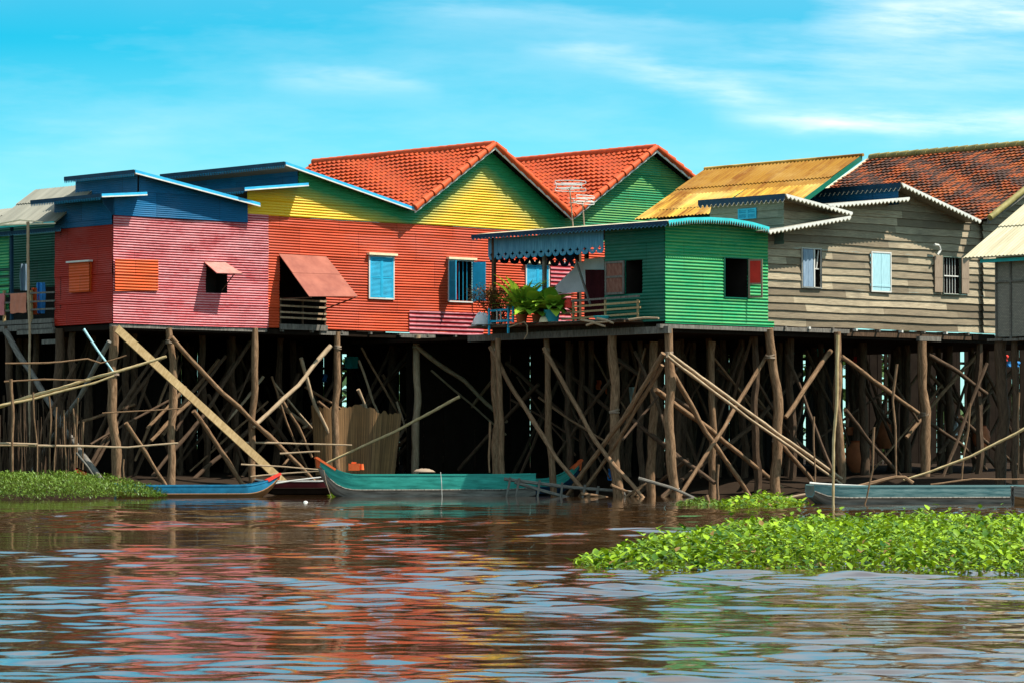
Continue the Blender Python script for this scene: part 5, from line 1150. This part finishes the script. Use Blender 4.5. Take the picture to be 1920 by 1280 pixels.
# fuel can on the teal boat, nets, floating scraps
c = P(668, 880, 100.0); mb = MB(); mb.box(c + Vector((-.22, -.1, -.02)), Vector((.32, 0, 0)), Vector((0, .2, 0)), Z * .2); mb.box(c + Vector((-.14, -.03, .175)), Vector((.14, 0, 0)), Vector((0, .06, 0)), Z * .05); tk = thing('fuel_can', c, 'red plastic fuel can sitting on the teal boat near its prow', 'fuel can')
mb.build('can_body', M['orangepaint'], tk); mb = MB(); mb.tube([c + Vector((.16, 0, 0)), c + Vector((.16, 0, .17))], [.07, .05], 10); mb.build('spout', M['orangepaint'], tk, True)
def heap(c, rx, ry, h, mat, name, lab, cat, seed):
    rd = random.Random(seed); g = [[c + Vector((rx * math.cos(k / 14 * 6.2832) * math.sin(i / 6 * 1.57) * (1 + .15 * math.sin(k * 2.7 + seed + i)), ry * math.sin(k / 14 * 6.2832) * math.sin(i / 6 * 1.57), h * math.cos(i / 6 * 1.57) * (1 + .2 * math.sin(k * 3.3 + i * 2 + seed)) if 0 < i else h)) for k in range(15)] for i in range(7)]
    mb = MB(); mb.grid(g, None, 0, True); return tag(mb.build(name, M[mat], None, True), lab, cat)
heap(P(795, 884, 99.9), .3, .22, .09, 'bareshutter', 'fishing_net', 'pale heaped net on the teal boat amidships', 'net', 1)
heap(P(904, 608, 104.6) + Vector((0, 0, -.1)), .3, .3, .42, 'tarp', 'sack', 'grey sack slumped at the left end of the porch deck', 'sack', 2)
for i, (x, y) in enumerate(((478, 929), (573, 941), (1270, 915))): heap(Wt(x, y) if i < 2 else P(x, y, 99), .06, .04, .035, 'white', 'foam_scrap', ('white foam scrap floating under the blue boat prow', 'tiny white scrap floating before the teal prow', 'blue white plastic scrap on the sloping plank')[i], 'litter', i)
pd = P(152, 884, 98); mb = MB(); g = [[pd + Vector((-.16 + .32 * j / 6, .0, .1 - .12 * j / 6 + .09 * math.sin(i / 4 * 3.14) * (1 if i < 9 else 1) - .1 * (i / 4) )) for j in range(7)] for i in range(5)]
mb.grid(g); mb.grid([[p + Vector((0, .02, 0)) for p in r] for r in g], None, 0, True); tag(mb.build('paddle_blade', M['redpaint'], None, True), 'red painted paddle blade sticking out of the left weeds', 'paddle')
# ------------------------------------------------------------------ porch things
def strap_leaves(parent, c, n, L, name, spread=1.0, seed=0, wid=.13, el=(.35, 1.35), droop=1.0):
    rd = random.Random(seed); mb = MB()
    for i in range(n):
        a_ = rd.uniform(0, 6.28); e = rd.uniform(*el); l = L * rd.uniform(.6, 1.1); wd_ = l * wid * rd.uniform(.8, 1.3); hd = Vector((math.cos(a_), math.sin(a_), 0)); sd_ = Vector((-math.sin(a_), math.cos(a_), 0)); p = c + hd * rd.uniform(0, .06); tn = rd.random()
        row = []; seg = 7; ee = e
        for k in range(seg + 1):
            f = k / seg; w_ = wd_ * math.sin(math.pi * min(1, .12 + .88 * f)) ** .8 if k < seg else 0.004
            row.append((p - sd_ * w_ + Z * w_ * .3, p.copy(), p + sd_ * w_ + Z * w_ * .3)); ee -= droop * rd.uniform(.12, .32); p = p + (hd * math.cos(ee) * spread + Z * math.sin(ee)) * (l / seg)
        for k in range(seg):
            for q in (0, 1): mb.face([row[k][q], row[k][q + 1], row[k + 1][q + 1], row[k + 1][q]], None, 0, [tn] * 4)
    return mb.build(name, M['potleaf'], parent, True)
pot = [(0, 0), (.13, 0), (.15, .02), (.19, .26), (.2, .28), (.18, .28), (.165, .24), (0, .24)]
def potted(x, y, off, s, potm, n, L, lab, seed, wid=.13, el=(.35, 1.35), droop=1.0):
    c = L2.at(x, y, off); c.z = zdk + .03; r = thing('potted_plant', c, lab, 'potted plant', 'plants on the porch deck'); lathe(r, c, [(a_ * s, b_ * s) for a_, b_ in pot], potm, 'pot'); strap_leaves(r, c + Z * .26 * s, n, L, 'foliage', 1, seed, wid, el, droop); return r
potted(978, 600, .6, .9, 'clay', 60, 1.45, 'potted plant with long arching yellow green strap leaves on the porch edge', 1, .05, (.8, 1.5), .6)
potted(1035, 600, .62, 1.25, 'bluepot', 40, .85, 'leafy plant in a turquoise blue pot at the porch edge', 2, .22, (.4, 1.5), .9)
potted(1008, 600, .45, .9, 'clay', 44, 1.15, 'broad leaved dark green plant between the strap leaved plant and the blue pot', 3, .2, (.5, 1.5), .75)
c = L2.at(935, 600, .35); c.z = zdk; bu = thing('shrub', c, 'thin twiggy shrub growing by the corner post of the porch', 'shrub')
mb = MB(); rd = random.Random(8); tips = []
for i in range(24):
    a_ = rd.uniform(0, 6.28); p = c + Vector((rd.uniform(-.2, .2), rd.uniform(-.2, .2), 0)); d_ = Vector((math.cos(a_) * .38 - .1, math.sin(a_) * .25, 1)); pts = [p]
    for k in range(7):
        p = p + d_ * rd.uniform(.14, .25); d_ = d_ + Vector((rd.uniform(-.3, .3), rd.uniform(-.3, .3), -.08)); pts.append(p)
        if k > 1: tips += [p + Vector((rd.gauss(0, .10), rd.gauss(0, .10), rd.gauss(0, .09))) for _ in range(20)]
    mb.tube(pts, [.014 - .0012 * k for k in range(8)], 5)
mb.build('twigs', M['poledark'], bu, True)
tp = np.array([tuple(p) for p in tips]); leaves('foliage', 'bushleaf', tp, rng.uniform(-.6, .8, len(tp)), .10 * rng.uniform(.6, 1.3, len(tp)), .45, rng.random(len(tp)), parent=bu)
q = [L2.at(x, y, -1.6) for x, y in ((1030, 547), (1076, 503), (1080, 491), (1098, 491), (1098, 547), (1046, 552))]; mb = MB(); mb.face(q[::-1]); mb.face([p + U * .02 for p in q])
for i in range(6): mb.face([q[i], q[(i + 1) % 6], q[(i + 1) % 6] + U * .02, q[i] + U * .02])
tag(mb.build('tarpaulin', M['tarp']), 'pale grey tarpaulin stretched across the back of the porch', 'tarpaulin')
g = [[L2.at(1097 + 37 * j / 6 + math.sin(i), 506 + 88 * i / 6, -.9 + .04 * math.sin(j * 1.7)) for j in range(7)] for i in range(7)]  # cloth lengthened to the deck to darken the space below the rail
mb = MB(); mb.grid(g); mb.grid([[p + U * .02 for p in r_] for r_ in g], None, 0, True); tag(mb.build('hanging_cloth', M['darkcloth'], None, True), 'dark maroon curtain hanging at the back of the porch beside the green wall', 'curtain')
c = L2.at(1066, 570, .5); heap(c - Z * .12, .13, .1, .26, 'redpaint', 'red_bag', 'red bag hanging on the left end of the porch rail', 'bag', 4)
c = L2.at(1128, 598, .62); c.z = zdk + .03; tag(lathe(None, c, [(0, 0), (.16, 0), (.24, .1), (.23, .11), (.15, .03), (0, .03)], 'turq', 'basin'), 'turquoise plastic basin on the porch boards under the rail', 'basin')
rd = random.Random(2)
for i, (x0, x1, y0, y1) in enumerate(((1090, 1135, 600, 612), (1100, 1140, 610, 603), (1120, 1150, 597, 606), (1180, 1235, 600, 597))): stick(L2, [(x0, y0), ((x0 + x1) / 2, (y0 + y1) / 2 - 2), (x1, y1)], 5, .85, 'loose driftwood stick lying on the porch boards', 'polelight', 'stick', 'stick', 'sticks on the porch boards')
stick(L2, [(955, 613), (985, 603), (988, 604), (989, 625), (983, 636)], 3, .95, 'bent pale root hanging off the porch edge below the plants', 'polelight', 'root', 'root', wob=.2)
tag(heap(L2.at(1020, 604, .85), .14, .08, .16, 'cream', 'dead_leaf', 'yellow dead leaf heap beside the blue pot', 'leaf', 7), 'yellow dead leaf heap beside the blue pot', 'leaf')
# aerials
def aerial(bx_, by_, tx_, ty_, off, yaw, sc_, lab, rods):
    b_, t_ = L2.at(bx_, by_, off), L2.at(tx_, ty_, off); r = thing('television_aerial', b_, lab, 'aerial', 'television aerials')
    mb = MB(); mb.tube([b_ - Z * .1, t_], .02, 7); mb.build('mast', M['bareshutter'], r, True)
    ex = Vector((math.cos(yaw), math.sin(yaw), 0)); ey = Vector((-math.sin(yaw), math.cos(yaw), 0))
    mb = MB(); mb.bar(t_ - ey * .5 * sc_, t_ + ey * .5 * sc_, .03, .03); mb.build('boom', M['metal'], r)
    for dy, zz, w_ in ((-.15, .16, .46), (-.15, -.06, .46), (.1, .05, .38)):
        c = t_ + ey * dy * sc_ + Z * zz * sc_; pts = []; hw_, hh = w_ * sc_, .055 * sc_
        for k in range(25):
            f = k / 24 * 6.2832; cx_ = math.copysign(min(1, abs(math.cos(f)) * 1.6), math.cos(f)); pts.append(c + ex * (cx_ * (hw_ - hh) + math.cos(f) * hh) + Z * (math.sin(f) * hh))
        mb = MB(); mb.tube(pts, .012, 6, cap=False); mb.build('dipole', M['metal'], r, True)
    for k in range(rods):
        f = (k / (rods - 1) - .5); c = t_ + ey * f * sc_ + Z * (.12 * sc_ if k % 2 else -.02); l = (.2 + .12 * (k % 3)) * sc_; mb = MB(); mb.tube([c - ex * l, c + ex * l], .009, 5); mb.build('director', M['metal'], r)
    return r
aerial(1075, 424, 1068, 353, -.6, .15, 1.0, 'tall television aerial with white looped rods standing on the porch roof', 8)
aerial(1096, 424, 1092, 378, -.9, .75, .8, 'shorter darker television aerial turned aside, right of the tall one', 7)
# crawler rope on the grey wall
stick(F2, [(1752, 459), (1762, 460), (1764, 470), (1758, 478)], 5, .1, 'white twist of cloth caught above the barred window', 'white', 'cloth', 'cloth_twist', wob=.3)
# ------------------------------------------------------------------ added dark sky-blocking screens and far trees behind the stilts
def screen(pl, s0, s1, off, z1, lab, seed, miss=.03):  # unseen boards added to shut out sky and keep the underfloor black
    rd = random.Random(seed); mb = MB(); s = s0
    while s < s1:
        w_ = rd.uniform(.14, .24); p = pl.pt(s, .2, off + rd.uniform(0, .04))
        if rd.random() > miss: mb.box(p, pl.a * (w_ - .01), pl.n * .03, Z * (z1 - .2 - rd.uniform(-.1, .03)))
        s += w_
    for z in (1.2, z1 - .8): mb.box(pl.pt(s0, z, off - .06), pl.a * (s1 - s0), pl.n * .05, Z * .1)
    tag(mb.build('dark_sky_blocker', M['dark']), lab, 'fence', 'dark screens added to block sky behind the stilts')
screen(F1, -5.5, 7.6, -13.2, zb1 - .1, 'dark screen added to block sky under the pink fronted house', 1, 0); screen(F1, 7.3, 16.2, -13.5, zb2 + .0, 'dark screen added to block sky under the long red house', 2, 0); screen(F1, 13.4, 27, -12.6, zb2 + .0, 'dark screen added to block sky under the porch', 3, .02)
screen(F2, 1.0, 10.5, -12.5, zb6 - .2, 'dark screen added to block sky under the green and grey houses', 4, .03)
screen(F2, 9.8, 42, -13.0, zb6 + .35, 'gappy dark screen added to block sky far back at the right', 6, .09)
screen(L1, 2.0, 16, -3.8, zd - .1, 'dark screen added to block sky behind the left verandah stilts', 5, 0)
n = 9000; x = rng.uniform(-70, 90, n); ht = 6.5 + 2 * np.sin(x * .21) + 1.2 * np.sin(x * .77 + 1); y = rng.uniform(158, 172, n); z = ht * rng.random(n) ** .7
o = leaves('far_wood', 'treeleaf', np.stack([x, y, z], -1), rng.uniform(-.6, .9, n), rng.uniform(.7, 1.4, n), .6, rng.random(n)); tag(o, 'far green wood glimpsed between the stilts', 'trees', None, 'stuff')
# ------------------------------------------------------------------ camera, light, sky
cam = bpy.data.cameras.new('camera'); co = bpy.data.objects.new('camera', cam); col.objects.link(co)
cam.sensor_width = 36; cam.lens = F / 1920 * 36; cam.clip_end = 3000; cam.clip_start = .5
co.location = CAM; co.rotation_euler = (math.pi / 2 + PH, 0, 0); sc.camera = co
sund = Vector((1.226, -.26, 1.95)).normalized()
sd = bpy.data.lights.new('sun', 'SUN'); sd.energy = 5.0; sd.angle = R(.5); sd.color = (1, .95, .86)
so = bpy.data.objects.new('sun', sd); col.objects.link(so); so.rotation_euler = sund.to_track_quat('Z', 'Y').to_euler(); so.location = (40, 0, 60)
wd = bpy.data.worlds.new('World'); sc.world = wd; wd.use_nodes = True; nt = wd.node_tree; nt.nodes.clear()
class WT(NT):
    def __init__(s): s.t = nt
w = WT(); out = nt.nodes.new('ShaderNodeOutputWorld'); bg = nt.nodes.new('ShaderNodeBackground'); nt.links.new(bg.outputs[0], out.inputs[0])
tc = nt.nodes.new('ShaderNodeTexCoord'); x, y, z = w.sep(tc.outputs['Generated'])
up = w.n('CombineXYZ', X=x, Y=y, Z=w.ma('MULTIPLY_ADD', z, SKYK, .02)); nrm = nt.nodes.new('ShaderNodeVectorMath'); nrm.operation = 'NORMALIZE'; nt.links.new(up.outputs[0], nrm.inputs[0])
sky = nt.nodes.new('ShaderNodeTexSky'); sky.sky_type = 'NISHITA'; sky.sun_disc = False; sky.sun_elevation = math.asin(sund.z); sky.sun_rotation = math.atan2(sund.x, sund.y); sky.air_density = 1.0; sky.dust_density = .6; sky.ozone_density = 1.0
nt.links.new(nrm.outputs[0], sky.inputs[0])
hs0 = w.n('HueSaturation', Hue=.5, Saturation=SKYS, Value=1.0, Color=sky.outputs[0]); hs = w.mix(1.0, hs0.outputs[0], SKYT, 'MULTIPLY')
# thin streaky cloud, drawn out along the horizon
az = w.ma('ARCTAN2', x, y)
cv = w.n('CombineXYZ', X=w.ma('MULTIPLY', az, 26.0), Y=w.ma('MULTIPLY_ADD', z, 190.0, w.ma('MULTIPLY', az, 12.0)), Z=2.3)
n1 = w.noise(cv.outputs[0], .8, 8, .62)
cv2 = w.n('CombineXYZ', X=w.ma('MULTIPLY', az, 9.0), Y=w.ma('MULTIPLY', z, 40.0), Z=7.0)
n2 = w.noise(cv2.outputs[0], .8, 6, .6)
k = w.ma('MULTIPLY', w.ramp(n2, .48, .8), .22)
# streaks: (azimuth and elevation of the two ends, thickness, strength)
for x0, y0, x1, y1, th_, stg in ((1330, 206, 2100, 236, 26, .85), (1500, 48, 2150, 0, 46, .9), (960, 122, 1420, 166, 20, .42), (480, 172, 790, 184, 18, .22), (1250, 130, 2000, 120, 60, .28), (620, 20, 1300, 60, 45, .2), (-50, 300, 300, 280, 26, .12)):
    a0, e0, a1, e1 = (x0 - CX) / F, (HOR - y0) / F, (x1 - CX) / F, (HOR - y1) / F; m_ = (e1 - e0) / (a1 - a0)
    dist = w.ma('SUBTRACT', w.ma('SUBTRACT', z, w.ma('MULTIPLY_ADD', az, m_, e0 - m_ * a0)), w.ma('MULTIPLY', w.ma('SUBTRACT', n2, .5), .030))
    gs = w.ma('EXPONENT', w.ma('MULTIPLY', w.ma('POWER', w.ma('ABSOLUTE', w.ma('DIVIDE', dist, th_ / F)), 1.6), -1.0))
    L_ = (a1 - a0) * .3; win = w.ma('MULTIPLY', w.ramp(az, a0, a0 + L_), w.ma('SUBTRACT', 1.0, w.ramp(az, a1 - L_ * .3, a1 + L_ * .5)))
    k = w.ma('ADD', k, w.ma('MULTIPLY', w.ma('MULTIPLY', gs, win), w.ma('MULTIPLY', w.ramp(n1, .22, .66), stg)))
high = w.ma('MULTIPLY', w.ramp(z, .12, .2), w.ramp(w.noise(tc.outputs['Generated'], 3.0, 6, .6), .2, .65)); k = w.ma('MINIMUM', w.ma('MAXIMUM', k, w.ma('MULTIPLY', high, .72)), .92)
deep = w.mix(w.ma('MULTIPLY', w.ramp(w.ma('ADD', z, w.ma('MULTIPLY', az, -.14)), .05, .145), .95), hs, SKYD, 'MULTIPLY')
deep = w.mix(w.ma('MULTIPLY', w.ma('SUBTRACT', 1.0, w.ramp(z, .0, .118)), .5), deep, (5.2, 7.2, 7.5, 1))
c = w.mix(k, deep, CLOUD)
nt.links.new(c, bg.inputs[0]); bg.inputs[1].default_value = SKYE
vs = sc.view_settings; vs.view_transform = 'Standard'; vs.look = 'None'; vs.exposure = EXPO; vs.gamma = 1
sc.render.engine = 'CYCLES'; sc.cycles.max_bounces = 6; sc.cycles.diffuse_bounces = 3; sc.cycles.glossy_bounces = 3; sc.cycles.caustics_reflective = False; sc.cycles.caustics_refractive = False
